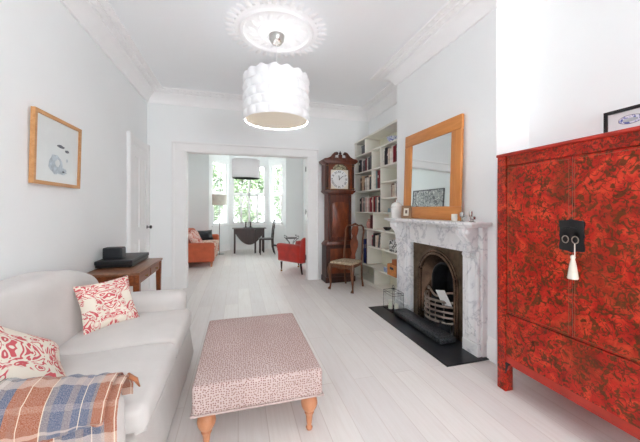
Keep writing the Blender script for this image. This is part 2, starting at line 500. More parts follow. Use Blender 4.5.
b = B(); b.box((XL - .3, YN - .3, -.1), (XR + .3, 10.4, 0)); struct(b.build('floor', M['floor']))
b = B(); b.box((XL - .3, YN - .3, CZ), (XR + .3, YB + .15, CZ + .1)); struct(b.build('ceiling', M['ceiling']))
b = B(); b.box((XL - .3, YB + .15, FZ), (XR + .3, 10.4, FZ + .1)); struct(b.build('ceiling', M['ceiling']))
b = B(); b.box((XL - .15, YN - .15, 0), (XL, YB + .15, CZ)); struct(b.build('wall_left', M['wall']))
b = B(); b.box((XR, YN - .15, 0), (XR + .15, YB + .15, CZ)); struct(b.build('wall_right', M['wall']))
# chimney breast with the hearth recess
OP0, OP1, OPZ = 2.36, 3.14, .90
b = B()
b.box((XB, BY0, 0), (XR, OP0, CZ)); b.box((XB, OP1, 0), (XR, BY1, CZ)); b.box((XB, OP0, OPZ), (XR, OP1, CZ))
struct(b.build('wall_chimney_breast', M['wall']))
# opening wall
OX0, OX1, OZ = -.83, 1.235, 2.255
b = B()
b.box((XL, YB, 0), (OX0, YB + .15, CZ)); b.box((OX1, YB, 0), (XR, YB + .15, CZ)); b.box((OX0, YB, OZ), (OX1, YB + .15, CZ))
struct(b.build('wall_back', M['wall']))
# wall behind the camera, with a tall window
NX0, NX1, NZ0, NZ1 = 1.0, 2.1, 1.0, 2.5
b = B()
b.box((XL, YN - .15, 0), (NX0, YN, CZ)); b.box((NX1, YN - .15, 0), (XR, YN, CZ))
b.box((NX0, YN - .15, 0), (NX1, YN, NZ0)); b.box((NX0, YN - .15, NZ1), (NX1, YN, CZ))
struct(b.build('wall_near', M['wall']))
wn = struct(B().box((NX0, YN - .12, NZ0), (NX0 + .06, YN - .06, NZ1)).box((NX1 - .06, YN - .12, NZ0), (NX1, YN - .06, NZ1))
            .box((NX0, YN - .12, NZ0), (NX1, YN - .06, NZ0 + .06)).box((NX0, YN - .12, NZ1 - .06), (NX1, YN - .06, NZ1))
            .box((1.42, YN - .12, NZ0), (1.48, YN - .06, NZ1)).box((NX0, YN - .12, 1.6), (NX1, YN - .06, 1.65)).build('window_4', M['gloss']))
# far room
FXR = 1.95
b = B(); b.box((XL - .15, YB + .15, 0), (XL, 9.15, FZ)); struct(b.build('wall_far_left', M['wall']))
b = B(); b.box((FXR, YB + .15, 0), (FXR + .15, 9.15, FZ)); struct(b.build('wall_far_right', M['wall']))
BL, BR, CL_, CR_, BYM, BYW = -.81, 1.41, -.27, .96, 9.0, 9.8
b = B(); b.box((XL, BYM, 0), (BL, BYM + .12, FZ)); b.box((BR, BYM, 0), (FXR, BYM + .12, FZ)); struct(b.build('wall_far_front', M['wall']))

def bay(p0, p1, u0, u1, z0, z1, k, mull=True):
    """one side of the bay: wall piece with an opening, window inside"""
    p0 = Vector((*p0, 0)); p1 = Vector((*p1, 0)); L = (p1 - p0).length; d = (p1 - p0) / L
    nrm = Vector((-d.y, d.x, 0))      # points outwards
    Mt = Matrix(((d.x, nrm.x, 0, p0.x), (d.y, nrm.y, 0, p0.y), (0, 0, 1, 0), (0, 0, 0, 1)))
    w = B()
    for lo, hi in (((0, 0, 0), (u0, .12, FZ)), ((u1, 0, 0), (L, .12, FZ)), ((u0, 0, 0), (u1, .12, z0)), ((u0, 0, z1), (u1, .12, FZ))):
        w.box(lo, hi, M_=Mt)
    struct(w.build('wall_bay_%s' % ('left', 'centre', 'right')[k], M['wall']))
    fr = B()
    t = .045
    for lo, hi in (((u0, .02, z0), (u0 + t, .09, z1)), ((u1 - t, .02, z0), (u1, .09, z1)), ((u0, .02, z0), (u1, .09, z0 + t)), ((u0, .02, z1 - t), (u1, .09, z1)),
                   ((u0, .03, 1.76), (u1, .085, 1.82))):
        fr.box(lo, hi, .004, M_=Mt)
    if mull: fr.box(((u0 + u1) / 2 - .025, .03, z0), ((u0 + u1) / 2 + .025, .085, z1), M_=Mt)
    win = struct(fr.build('window_%d' % (k + 1), M['gloss']))
    B().box((u0 + t, .06, z0 + t), (u1 - t, .065, z1 - t), M_=Mt).build('pane', M['glass'], win)
    B().box((u0 - .05, -.05, z0 - .05), (u1 + .05, .03, z0), .008, M_=Mt).build('window_sill', M['gloss'], win)
    leafs = 4 if mull else 1
    for q in range(leafs):
        a = u0 + .01 + (u1 - u0 - .02) * q / leafs; c = u0 + .01 + (u1 - u0 - .02) * (q + 1) / leafs
        s_ = B()
        for z_a, z_b in ((z0 + .01, 1.76),):
            s_.box((a, -.02, z_a), (a + .03, .0, z_b), M_=Mt); s_.box((c - .03, -.02, z_a), (c, .0, z_b), M_=Mt)
            s_.box((a, -.02, z_a), (c, .0, z_a + .05), M_=Mt); s_.box((a, -.02, z_b - .04), (c, .0, z_b), M_=Mt)
            z = z_a + .08
            while z < z_b - .06:
                s_.box((a + .028, -.028, z), (c - .028, .008, z + .006), M_=Mt); z += .052
        s_.build('shutter', M['gloss'], win)
Lb = Vector((CL_ - BL, BYW - BYM)).length; Rb = Vector((BR - CR_, BYW - BYM)).length
bay((BL, BYM), (CL_, BYW), .16, Lb - .13, .82, 2.72, 0, False)
bay((CL_, BYW), (CR_, BYW), .10, CR_ - CL_ - .10, .82, 2.72, 1, True)
bay((CR_, BYW), (BR, BYM), .13, Rb - .18, .82, 2.72, 2, False)

# cornice
prof = [(0, 2.995), (.022, 2.995), (.03, 3.015), (.035, 3.03), (.05, 3.05), (.075, 3.085), (.105, 3.11), (.125, 3.12), (.13, 3.135), (.2, 3.14), (.205, 3.15), (.27, 3.155), (.275, CZ), (0, CZ)]
room = [(XL, YN), (XR, YN), (XR, BY0), (XB, BY0), (XB, BY1), (XR, BY1), (XR, YB), (XL, YB)]
cor = struct(B().sweep(prof, room, True).build('trim_1', M['plaster']))
orn = B()
def ornament(p0, p1, ins0, ins1):
    p0 = Vector((*p0, 0)); p1 = Vector((*p1, 0)); d = (p1 - p0).normalized(); n_ = Vector((-d.y, d.x, 0)); L = (p1 - p0).length
    s_ = ins0 + .1
    while s_ < L - ins1 - .08:
        c = p0 + d * s_ + n_ * .165; a = math.atan2(d.y, d.x)
        for k in (-1, 1):
            m = Matrix.Translation((c.x, c.y, 3.136)) @ Matrix.Rotation(a + k * .6, 4, 'Z') @ Matrix.Diagonal((1, .42, .3, 1))
            orn.lathe([(0, -.04), (.03, -.02), (.04, 0), (.03, .02), (0, .04)], seg=6, M_=m)
        m = Matrix.Translation((c.x + n_.x * .07, c.y + n_.y * .07, 3.150)) @ Matrix.Diagonal((1, 1, .5, 1))
        orn.lathe([(0, -.022), (.016, -.012), (.022, 0), (.016, .012), (0, .022)], seg=6, M_=m)
        s_ += .095
ornament((XR, 0), (XR, BY0), 0, .2); ornament((XB, BY0), (XB, BY1), 0, 0); ornament((XR, BY1), (XR, YB), .1, .2)
ornament((XR, YB), (XL, YB), .2, .2); ornament((XL, YB), (XL, .3), .2, 0)
orn.build('cornice_ornament', M['plaster'], cor)
# skirting
skp = [(0, 0), (.022, 0), (.022, .15), (.012, .175), (.008, .2), (0, .2)]
n_ = 1
for path, nm in (([(XL, 4.38), (XL, YN)], 'left'), ([(XR, YN), (XR, BY0), (XB, BY0), (XB, 2.08)], 'right'), ([(OX0 - .19, YB), (XL, YB)], 'back')):
    struct(B().sweep(skp, path).build('baseboard_' + nm, M['gloss']))
struct(B().sweep(skp, [(XB, 3.5), (XB, BY1), (2.16, BY1)]).build('baseboard_breast', M['gloss']))
struct(B().sweep(skp, [(FXR, YB + .16), (FXR, BYM), (BR, BYM), (CR_, BYW), (CL_, BYW), (BL, BYM), (XL, BYM), (XL, YB + .16)]).build('baseboard_far', M['gloss']))

# casing of the wide opening
b = B()
def casing(b, x0, x1, z0, z1, y0, sgn):
    b.box((x0, y0 + min(0, sgn * .03), z0), (x1, y0 + max(0, sgn * .03), z1), .006)
for x0, x1, e in ((OX0 - .185, OX0, 0), (OX1, OX1 + .175, 1)):
    b.box((x0, YB - .028, 0), (x1, YB, OZ), .005)
    xo = x0 if e == 0 else x1
    b.box((xo - .02 if e == 0 else xo - .015, YB - .045, 0), (xo + .015 if e == 0 else xo + .02, YB, OZ + .114), .006)
b.box((OX0 - .185, YB - .027, OZ), (OX1 + .175, YB, OZ + .13), .005)
b.box((OX0 - .205, YB - .048, OZ + .115), (OX1 + .195, YB, OZ + .145), .008)
b.box((OX0, YB - .02, 0), (OX0 + .012, YB + .16, OZ - .012)); b.box((OX1 - .012, YB - .02, 0), (OX1, YB + .16, OZ - .012)); b.box((OX0, YB - .02, OZ - .012), (OX1, YB + .16, OZ))
struct(b.build('trim_2', M['gloss']))
tr2 = bpy.data.objects['trim_2']
for z in (.35, 1.2, 2.0): B().box((OX1 - .018, YB + .10, z), (OX1 - .011, YB + .15, z + .09)).build('hinge', M['blackm'], tr2)
B().box((OX1 - .02, YB + .03, 1.10), (OX1 - .011, YB + .07, 1.27), .003).build('latch_plate', M['silver'], tr2)

# panelled door in the left wall
DY0, DY1, DZ = 4.47, 5.19, 2.16
b = B().box((XL, DY0, .01), (XL + .02, DY1, DZ))
# stiles/rails raised around four panels
st = .11; mid = (DY0 + DY1) / 2
for y0, y1, z0, z1 in ((DY0, DY0 + st, 0.01, DZ), (DY1 - st, DY1, .01, DZ), (mid - .05, mid + .05, .01, DZ), *[(ya, yb2, za, zb) for ya, yb2 in ((DY0 + st, mid - .05), (mid + .05, DY1 - st)) for za, zb in ((.01, .22), (.86, 1.04), (DZ - .13, DZ))]):
    b.box((XL + .018, y0, z0), (XL + .034, y1, z1))
dr = struct(b.build('door_1', M['gloss']))
for a, c in ((DY0 + st + .02, mid - .07), (mid + .07, DY1 - st - .02)):
    for z0, z1 in ((.25, .83), (1.07, DZ - .16)): B().box((XL + .016, a, z0), (XL + .028, c, z1), .008).build('door_panel', M['gloss'], dr)
k = B().lathe([(.0, 0), (.028, 0), (.028, .006), (.009, .01), (.009, .035), (.024, .045), (.028, .058), (.02, .07), (0, .074)], (XL + .032, DY1 - .055, 1.02), 14, 'X')
k.build('door_knob', M['black'], dr)
struct(B().box((XL, DY0 - .1, 0), (XL + .045, DY0, 2.32), .01).box((XL, DY1, 0), (XL + .045, YB, 2.32), .008).box((XL, DY0 + .0, DZ), (XL + .036, DY1, 2.17))
       .box((XL, DY0, DZ + .02), (XL + .03, DY1, 2.30)).build('trim_3', M['gloss']))

# ------------------------------------------------------------------ ceiling rose and pendant lamp
PX, PY = .39, 3.11
b = B().lathe([(0, CZ - .05), (.09, CZ - .052), (.1, CZ - .03), (.16, CZ - .022), (.17, CZ - .035), (.19, CZ - .035), (.2, CZ - .02), (.33, CZ - .016), (.345, CZ - .038), (.375, CZ - .04), (.39, CZ - .02), (.43, CZ - .012), (.44, CZ), (0, CZ)], (PX, PY, 0), 64)
for k in range(36):
    a = 2 * PI * k / 36
    m = Matrix.Translation((PX, PY, CZ - .012)) @ Matrix.Rotation(a, 4, 'Z') @ Matrix.Translation((.475, 0, 0)) @ Matrix.Diagonal((1.5, .7, .35, 1))
    b.lathe([(0, -.04), (.03, -.02), (.04, 0), (.03, .02), (0, .04)], seg=8, M_=m)
for k in range(16):
    a = 2 * PI * k / 16
    for rr, w, zz in ((.265, .034, .02), (.13, .02, .026)):
        m = Matrix.Translation((PX, PY, CZ - zz)) @ Matrix.Rotation(a + rr * 3, 4, 'Z') @ Matrix.Translation((rr, 0, 0)) @ Matrix.Rotation(.5, 4, 'Z') @ Matrix.Diagonal((1.7, .7, .45, 1))
        b.lathe([(0, -w), (w * .7, -w / 2), (w, 0), (w * .7, w / 2), (0, w)], seg=8, M_=m)
ro = tag(b.build('ceiling_rose', M['plaster']), 'large round white plaster ceiling rose with leaf relief above the drum pendant', 'ceiling rose')
ro.data.transform(Matrix.Translation((-PX, -PY, -CZ))); ro.location = (PX, PY, CZ)
pl = thing('pendant_lamp', 'white textured drum pendant lamp hanging from the plaster ceiling rose', 'lamp', (PX, PY, 2.22))
B().lathe([(0, CZ - .15), (.02, CZ - .15), (.05, CZ - .135), (.075, CZ - .1), (.082, CZ - .05), (0, CZ - .05)], (PX, PY, 0), 28).build('ceiling_cup', M['silver'], pl)
B().tube([(PX, PY, CZ - .14), (PX, PY, 2.6)], .003, 6).build('cable', M['gloss'], pl)
SR, SZ0, SZ1 = .325, 2.215, 2.675
def shp(u, v):
    a = 2 * PI * u; z = SZ0 + (SZ1 - SZ0) * v
    rows = 5; cols = 16; r_ = v * rows; row = math.floor(min(r_, rows - 1e-6)); off = .5 * (row % 2)
    cu = (u * cols + off) % 1.0; cv = r_ - row
    puff = (max(0, 1 - abs(2 * cu - 1) ** 2) * max(0, 1 - abs(2 * cv - 1) ** 2)) ** .6
    edge = .012 * math.cos(2 * PI * (u * cols + off)) * (v > .97) 
    r = SR + .022 * puff
    return (PX + r * math.cos(a), PY + r * math.sin(a), z - edge)
B().grid(shp, 128, 40).build('lamp_shade', M['shade'], pl, solid=False, ang=.9)
B().lathe([(0, SZ0 + .012), (SR - .004, SZ0 + .012), (SR - .004, SZ0 + .018), (0, SZ0 + .018)], (PX, PY, 0), 64).build('diffuser', M['diffuser'], pl)
B().lathe([(0, SZ1 - .04), (SR - .002, SZ1 - .04), (SR - .002, SZ1 - .034), (0, SZ1 - .034)], (PX, PY, 0), 64).build('added_light_stop', M['top_light_stop'], pl)  # unseen disc added to dim the lamp light towards the ceiling
fr = B()
for k in range(3):
    a = 2 * PI * k / 3; fr.tube([(PX, PY, 2.6), (PX + SR * math.cos(a), PY + SR * math.sin(a), 2.6)], .003, 5)
fr.build('shade_spider', M['silver'], pl)
B().lathe([(0, 2.40), (.03, 2.42), (.04, 2.45), (.03, 2.49), (.016, 2.53), (.016, 2.6), (0, 2.6)], (PX, PY, 0), 14).build('bulb', M['ceramic'], pl)

# ------------------------------------------------------------------ framed drawing on the left wall
def frame_x(name, label, cat, x0, y0, y1, z0, z1, border, depth, mats, face=1, tilt=0, mount=0, group=None):
    """picture frame lying in a plane x = const; face=+1 looks towards +x"""
    t = thing(name, label, cat, (x0, (y0 + y1) / 2, z0), 0, group)
    R = Matrix.Translation((x0, 0, z0)) @ Matrix.Rotation(tilt, 4, 'Y') @ Matrix.Translation((-x0, 0, -z0))
    f = B(); X = lambda a: x0 + face * a
    outer = [(y0, z0), (y1, z0), (y1, z1), (y0, z1)]; g = border
    inner = [(y0 + g, z0 + g), (y1 - g, z0 + g), (y1 - g, z1 - g), (y0 + g, z1 - g)]
    f.ring(outer, inner, X(0), X(depth), 'X'); f.bm.transform(R); f.build('frame', mats[0], t, ang=.3)
    p = B().box((min(X(.003), X(depth * .5)), y0 + g * .8, z0 + g * .8), (max(X(.003), X(depth * .5)), y1 - g * .8, z1 - g * .8)); p.bm.transform(R)
    pic = p.build('picture', mats[1], t)
    return t, pic, R
def drawing_mat():
    t = NT('pale_pencil_drawing'); v = t.coord()
    n = t.noise(v, 14, 4, .6, 1.0); big = t.noise(v, 5.5, 2)
    c = t.mix(t.math('MULTIPLY', t.step(big, .55, .62), .55), lin((228, 233, 234)), lin((184, 196, 204)))
    c = t.mix(t.math('MULTIPLY', t.step(n, .66, .70), .5), c, lin((130, 142, 154)))
    return t.fin(c, .3)
M['drawing'] = plain('pale_blue_paper', (228, 233, 233), .25, var=.01)
M['wash'] = plain('grey_ink_wash', (176, 188, 196), .4, var=.12, scale=25)
M['ink'] = plain('dark_ink', (84, 88, 96), .4, var=.2, scale=25)
pt, pic, R = frame_x('framed_drawing', 'pale pencil drawing in a thin oak frame hanging on the left wall', 'picture', XL + .004, 2.50, 3.13, 1.482, 2.012, .026, .028, (M['oakframe'], M['drawing']), 1, .025)
xs = XL + .004 + .0145
def blobx(b, cy, cz, ry, rz, x, n=18, wob=.15, seed=1):
    r_ = random.Random(seed); poly = []
    for k in range(n):
        a = 2 * PI * k / n; w = 1 + r_.uniform(-wob, wob); poly.append((cy + ry * w * math.cos(a), cz + rz * w * math.sin(a)))
    b.prism(poly, x, x + .0006, 'X')
for i, (cy, cz, ry, rz, m_) in enumerate(((2.78, 1.65, .085, .075, 'wash'), (2.86, 1.605, .07, .03, 'wash'), (2.84, 1.80, .05, .012, 'ink'), (2.93, 1.775, .03, .012, 'ink'), (2.86, 1.72, .11, .08, 'drawing'), (2.80, 1.66, .03, .03, 'drawing'), (2.93, 1.70, .012, .014, 'wash'), (2.88, 1.60, .018, .008, 'ink'))):
    if i == 4: continue
    q = B(); blobx(q, cy, cz, ry, rz, xs + .0004 * i, seed=i); q.bm.transform(R); q.build('drawn_mark', M[m_], pic)

# ------------------------------------------------------------------ the big sofa
so = thing('sofa', 'large oatmeal linen two-seat sofa against the left wall', 'sofa', (-.88, 2.03, 0))
SY0, SY1 = 1.235, 2.86
def skirt(q):
    k = max(0, (.34 - q.z) / .34)
    if q.x > -.7: q.x += .055 * k + .004 * math.sin(q.y * 22) * k
    return q
B().rbox((-1.34, SY0 + .02, .015), (-.425, SY1 - .02, .335), .03, skirt, 14).build('base', M['sofa'], so)
def topz(y):
    d = abs(y - 2.03)
    if d < .3: return .885
    t = (d - .3) / .5
    return .885 - .135 * t ** 1.8
def backf(q):
    k = max(0, (q.z - .3) / .5)
    q.z = .3 + (q.z - .3) * (topz(q.y) - .3) / .5 if q.z > .3 else q.z
    q.x -= .10 * k * max(0, (q.x + 1.385) / .385)
    crease = math.exp(-((q.y - 2.03) / .03) ** 2) * .018
    if q.x > -1.22: q.x -= crease
    return q
B().rbox((-1.39, SY0 + .02, .03), (-1.0, SY1 - .02, .80), .085, backf, 18).build('back', M['sofa'], so)
def puff(lo, hi, amt, seed=0):
    def f(q):
        u = (q.x - lo[0]) / (hi[0] - lo[0]) * 2 - 1; v = (q.y - lo[1]) / (hi[1] - lo[1]) * 2 - 1
        k = max(0, 1 - u * u) * max(0, 1 - v * v)
        mid = (lo[2] + hi[2]) / 2
        if q.z > mid: q.z += amt * k + .006 * math.sin(9 * q.x + seed) * math.sin(7 * q.y + 2 * seed) 
        return q
    return f
for i, (a, c) in enumerate(((1.395, 2.02), (2.03, 2.66))):
    lo, hi = (-1.06, a, .345), (-.37, c, .475)
    B().rbox(lo, hi, .04, puff(lo, hi, .03, i * 2), 12).build('seat_cushion', M['sofa'], so)
    # piping around the front edge
    B().tube([(-.42, a + .012, .352), (-.382, a + .03, .352), (-.376, (a + c) / 2, .352), (-.382, c - .03, .352), (-.42, c - .012, .352)], .006, 6).build('piping', M['sofa'], so)
def armf(sgn):
    def f(q):
        if q.z > .42: q.y += sgn * .02 * (q.z - .42) / .2
        if q.z > .42: q.z += .035 * min(1, max(0, (-.5 - q.x) / .4)) * (sgn < 0)
        if q.x < -1.0 and q.z > .5: q.z += .10 * ((-1.0 - q.x) / .35)
        return q
    return f
B().rbox((-1.36, SY0, .02), (-.43, 1.40, .615), .085, armf(-1), 10, 5).build('arm', M['sofa'], so)
B().rbox((-1.36, 2.65, .02), (-.43, SY1, .605), .085, armf(1), 10, 5).build('arm', M['sofa'], so)
for x in (-1.3, -.46):
    for y in (SY0 + .08, SY1 - .08): B().lathe([(.018, 0), (.022, .03)], (x, y, 0), 10).build('foot', M['darkwood'], so)

# plaid throw over the near arm, folded in two layers
def throw_path(v, off, low_in, low_out):
    """outer side (v=0) up over the arm and down the inner side (v=1)"""
    pts = [(1.233 - off - .012, low_out), (1.217 - off, .45), (1.211 - off, .54), (1.232 - off * .6, .60 + off * .6), (1.275, .628 + off), (1.33, .632 + off), (1.375, .612 + off), (1.405 + off, .57), (1.412 + off, .52)]
    t = v * (len(pts) - 1); i = min(int(t), len(pts) - 2); f = t - i
    f2 = f
    return (pts[i][0] * (1 - f2) + pts[i + 1][0] * f2, pts[i][1] * (1 - f2) + pts[i + 1][1] * f2)
thr = thing('throw_blanket', 'rust and blue plaid wool throw folded over the near arm of the oatmeal sofa', 'blanket', (-.65, 1.28, .63))
def lay(off, x0, x1, lo0, lo1, sl):
    def f(u, v):
        lo = lo0 * (1 - u) + lo1 * u
        y, z = throw_path(v, off, 0, min(lo, .44))
        if v < .25:
            k = v / .25
            p1 = (1.213 - off, .56)
            y = (1.215 - off - .01) * (1 - k) + p1[0] * k; z = lo * (1 - k) + p1[1] * k
        elif v < .375:
            k = (v - .25) / .125
            a = throw_path(.375, off, 0, .4); y = (1.213 - off) * (1 - k) + a[0] * k; z = .56 * (1 - k) + a[1] * k
        x = x0 + (x1 - x0) * u + sl * (1 - v) * .05 - .03 * (v - .5)
        wr = .004 * math.sin(u * 21 + v * 3) + .003 * math.sin(u * 47)
        z += .035 * min(1, max(0, (-.5 - x) / .4)) * min(1, v / .3)
        return (x, y - wr * (v < .4) , z + wr * (v >= .35) * .8)
    return f
a1 = B().grid(lay(.010, -.78, -.415, .38, .42, -.2), 40, 32, .006).build('under_layer', M['plaid'], thr)
a2 = B().grid(lay(.024, -.80, -.44, .50, .565, -.5), 40, 32, .007).build('upper_layer', M['plaid'], thr)
# rolled fold end sticking out at the right
B().tube([(-.43, 1.36, .625), (-.405, 1.37, .60), (-.395, 1.38, .565)], [.02, .018, .006], 8, flat=.5).build('folded_corner', bookmat((176, 112, 76)), thr)
fg = B()
for k in range(26):
    v = k / 25
    p = Vector(lay(.024, -.80, -.44, .50, .565, -.5)(0, v)); fg.tube([p, p + Vector((-.014, -.004 + rnd.uniform(-.006, .006), -.008))], .0016, 4)
fg.build('fringe', bookmat((70, 84, 82)), thr)['kind'] = 'stuff'

def cushion(name, label, cat, c, w, h, t, nrm, roll, mat, group=None):
    c = Vector(c); n = Vector(nrm).normalized(); up = Vector((0, 0, 1)); x = up.cross(n).normalized(); y = n.cross(x)
    Rm = Matrix((x, y, n)).transposed().to_4x4() @ Matrix.Rotation(roll, 4, 'Z')
    o = B().pillow(w, h, t, Rm, 20).build(name, mat)
    o.location = c; tag(o, label, cat, group); return o
cushion('cushion', 'square coral and cream damask cushion in the far corner of the sofa', 'cushion', (-.885, 2.40, .64), .335, .335, .11, (.5, -.66, .46), .06, M['damask'], 'damask cushions on the sofa')
cushion('cushion', 'square coral and cream damask cushion beside the plaid throw', 'cushion', (-.955, 1.60, .625), .48, .46, .13, (.62, .12, .72), .5, M['damask'], 'damask cushions on the sofa')

# ------------------------------------------------------------------ ottoman
OX, OY = .12, 2.115
ot = thing('ottoman', 'pink dotted upholstered footstool on turned wooden legs', 'ottoman', (OX, OY, 0))
def of(q):
    u = (q.x - OX) / .35; v = (q.y - OY) / .485
    if q.z > .35: q.z += .012 * max(0, 1 - u * u) * max(0, 1 - v * v)
    return q
B().rbox((-.232, 1.632, .225), (.470, 2.600, .382), .022, of, 10).boxuv().build('cushion_top', M['otto'], ot)
B().tube([(-.234, 1.63, .232), (.472, 1.63, .232), (.472, 2.602, .232), (-.234, 2.602, .232), (-.234, 1.63, .232)], .005, 6).build('bottom_piping', M['otto'], ot)
for x in (-.165, .405):
    for y in (1.70, 2.53):
        B().lathe([(.0, 0), (.016, 0), (.02, .012), (.013, .02), (.017, .05), (.021, .085), (.028, .1), (.022, .108), (.034, .118), (.045, .138), (.049, .158), (.045, .18), (.034, .197), (.022, .205), (.034, .214), (.034, .236), (0, .236)], (x, y, 0), 24).build('leg', M['legwood'], ot)

# ------------------------------------------------------------------ side table, turntable, radio
st_ = thing('side_table', 'chestnut wooden side table with two small drawers behind the sofa', 'table', (-1.13, 3.57, 0))
TX0, TX1, TY0, TY1, TZ = -1.375, -.895, 3.13, 4.02, .70
B().box((TX0, TY0, TZ - .024), (TX1, TY1, TZ), .006, 2).build('tabletop', M['table_l'], st_)
B().box((TX0 + .02, TY0 + .03, TZ - .13), (TX1 - .03, TY1 - .03, TZ - .024), .003).build('apron', M['tablewood'], st_)
for y0, y1 in ((TY0 + .07, (TY0 + TY1) / 2 - .01), ((TY0 + TY1) / 2 + .01, TY1 - .07)):
    d_ = B().box((TX1 - .032, y0, TZ - .12), (TX1 - .02, y1, TZ - .034), .004).build('drawer', M['tablewood'], st_)
    B().lathe([(0, 0), (.006, 0), (.006, .012), (.012, .018), (.008, .026), (0, .027)], (TX1 - .02, (y0 + y1) / 2, TZ - .077), 10, 'X').build('knob', M['brass'], d_)
for x in (TX0 + .035, TX1 - .035):
    for y in (TY0 + .045, TY1 - .045):
        B().prism([(x - .026, TZ - .024), (x + .026, TZ - .024), (x + .026, TZ - .14), (x + .015, 0), (x - .015, 0), (x - .026, TZ - .14)], y - .024, y + .024, 'Y').build('leg', M['tablewood'], st_)
tt = thing('record_player', 'flat black record player with closed lid on the side table', 'record player', (-1.2, 3.7, TZ))
B().box((-1.372, 3.42, TZ + .01), (-1.045, 3.99, TZ + .035), .004).build('base', M['black'], tt)
B().box((-1.375, 3.41, TZ + .037), (-1.04, 4.0, TZ + .078), .006).build('lid', M['blackm'], tt)
for x in (-1.34, -1.08):
    for y in (3.46, 3.94): B().lathe([(.012, TZ), (.014, TZ + .012)], (x, y, 0), 10).build('foot', M['black'], tt)
rd = thing('radio_speaker', 'small black box speaker standing on the flat record player', 'speaker', (-1.27, 3.6, TZ + .078))
z0 = TZ + .078
B().box((-1.352, 3.53, z0), (-1.175, 3.65, z0 + .118), .012, 2).build('body', M['blackm'], rd)
B().box((-1.34, 3.526, z0 + .012), (-1.187, 3.532, z0 + .106), .002).build('grille', plain('speaker_cloth', (46, 48, 52), .95, bump=.6, bscale=600), rd)
B().box((-1.178, 3.54, z0 + .01), (-1.172, 3.64, z0 + .108), .002).build('side_panel', plain('grey_side', (84, 86, 90), .5), rd)

# ------------------------------------------------------------------ red lacquer wedding cabinet
ca = thing('wedding_cabinet', 'tall red lacquer cabinet painted with dark flowers, black lock plate', 'cabinet', (2.13, 1.238, 0))
KX, KB, K0, K1, KZ = 1.83, 2.42, .738, 1.738, 1.695
B().box((KX + .02, K0 + .01, .2), (KB, K1 - .01, KZ - .03)).build('carcass', M['lacquer_plain'], ca)
B().box((KX - .005, K0 - .006, KZ - .022), (KB + .005, K1 + .006, KZ), .006, 2).build('top_panel', M['lacquer_plain'], ca)
B().box((KX + .006, K0 + .075, 1.604), (KX + .03, K1 - .075, KZ - .022), .002).build('frieze', M['lacquer_edge'], ca)
for y0, y1, x0, x1 in ((K0, K0 + .07, KX, KX + .07), (K1 - .07, K1, KX, KX + .07), (K0, K0 + .07, KB - .07, KB), (K1 - .07, K1, KB - .07, KB)):
    B().box((x0, y0, 0), (x1, y1, KZ - .02), .006, 2).build('leg', M['lacquer_edge'], ca)
for y0, y1 in ((K0 + .076, 1.2355), (1.2405, K1 - .076)):
    dd = B().box((KX + .004, y0, .566), (KX + .028, y1, 1.60), .003).build('door', M['lacquer'], ca)
    g = .012
    e = B().ring([(y0 + g, .578), (y1 - g, .578), (y1 - g, 1.588), (y0 + g, 1.588)], [(y0 + g + .002, .58), (y1 - g - .002, .58), (y1 - g - .002, 1.586), (y0 + g + .002, 1.586)], KX + .0032, KX + .006, 'X')
    e.build('inlay_line', plain('dull_inlay', (146, 84, 60), .6), dd)
B().box((KX + .012, 1.2352, .566), (KX + .02, 1.2408, 1.6)).build('door_gap', plain('pale_hinge_pin', (176, 140, 120), .5), ca)
B().box((KX + .004, K0 + .07, .255), (KX + .03, K1 - .07, .560), .003).build('lower_panel', M['lacquer'], ca)
ap = [(K0 + .07, .258), (K0 + .07, .15), (K0 + .082, .17), (K0 + .09, .2), (K0 + .12, .214), (K1 - .12, .214), (K1 - .09, .2), (K1 - .082, .17), (K1 - .07, .15), (K1 - .07, .258)]
B().prism(ap, KX + .003, KX + .03, 'X').build('apron', M['lacquer_plain'], ca)
for s_, yk in ((1, K0 + .07), (-1, K1 - .07)):
    B().prism([(yk, .215), (yk, .13), (yk + s_ * .012, .165), (yk + s_ * .022, .198), (yk + s_ * .05, .215)], KX - .001, KX + .004, 'X').build('corner_bracket', M['black'], ca)
B().box((KX + .002, K0 + .07, .205), (KX + .008, K1 - .07, .222)).build('bottom_rail', M['lacquer_plain'], ca)
# lock plate: lobed outline in two halves
PLY, PLZ = 1.236, 1.148
def lobed():
    pts = []
    for k in range(48):
        a = 2 * PI * k / 48; c_, s_ = math.cos(a), math.sin(a)
        m = max(abs(c_) / .066, abs(s_) / .093); r = 1 / m
        r *= 1 - .06 * abs(math.sin(4 * a)) + .02 * math.cos(8 * a)
        pts.append((PLY + r * c_, PLZ + r * s_))
    return pts
lp = B().prism(lobed(), KX - .004, KX + .004, 'X', .001).build('lock_plate', M['black'], ca)
for sg in (-1, 1):
    B().lathe([(.012, 0), (.013, .004), (.008, .01), (0, .012)], (KX - .004, PLY + sg * .028, PLZ + .01), 12, 'X', M_=Matrix.Identity(4)).build('boss', M['soot'], lp)
    rg = [(KX - .012, PLY + sg * .026 + .017 * math.cos(a), PLZ - .022 + .02 * math.sin(a)) for a in [2 * PI * i / 14 for i in range(15)]]
    B().tube(rg, .003, 6).build('ring_pull', M['grate'], lp)
B().tube([(KX - .013, PLY - .035, PLZ + .04), (KX - .014, PLY, PLZ + .046), (KX - .013, PLY + .035, PLZ + .04)], .004, 6).build('hasp', M['soot'], lp)
ts = tag(B().tube([(KX - .018, 1.208, 1.105), (KX - .018, 1.208, 1.03)], .003, 6)
         .lathe([(0, 1.045), (.009, 1.04), (.012, 1.03), (.009, 1.018), (.012, 1.008), (.017, .98), (.026, .915), (.023, .910), (0, .91)], (KX - .018 - .014, 1.208, 0), 20).build('tassel', M['tassel']),
         'white silk tassel hanging from the black lock plate of the red cabinet', 'tassel')
recentre(ts)
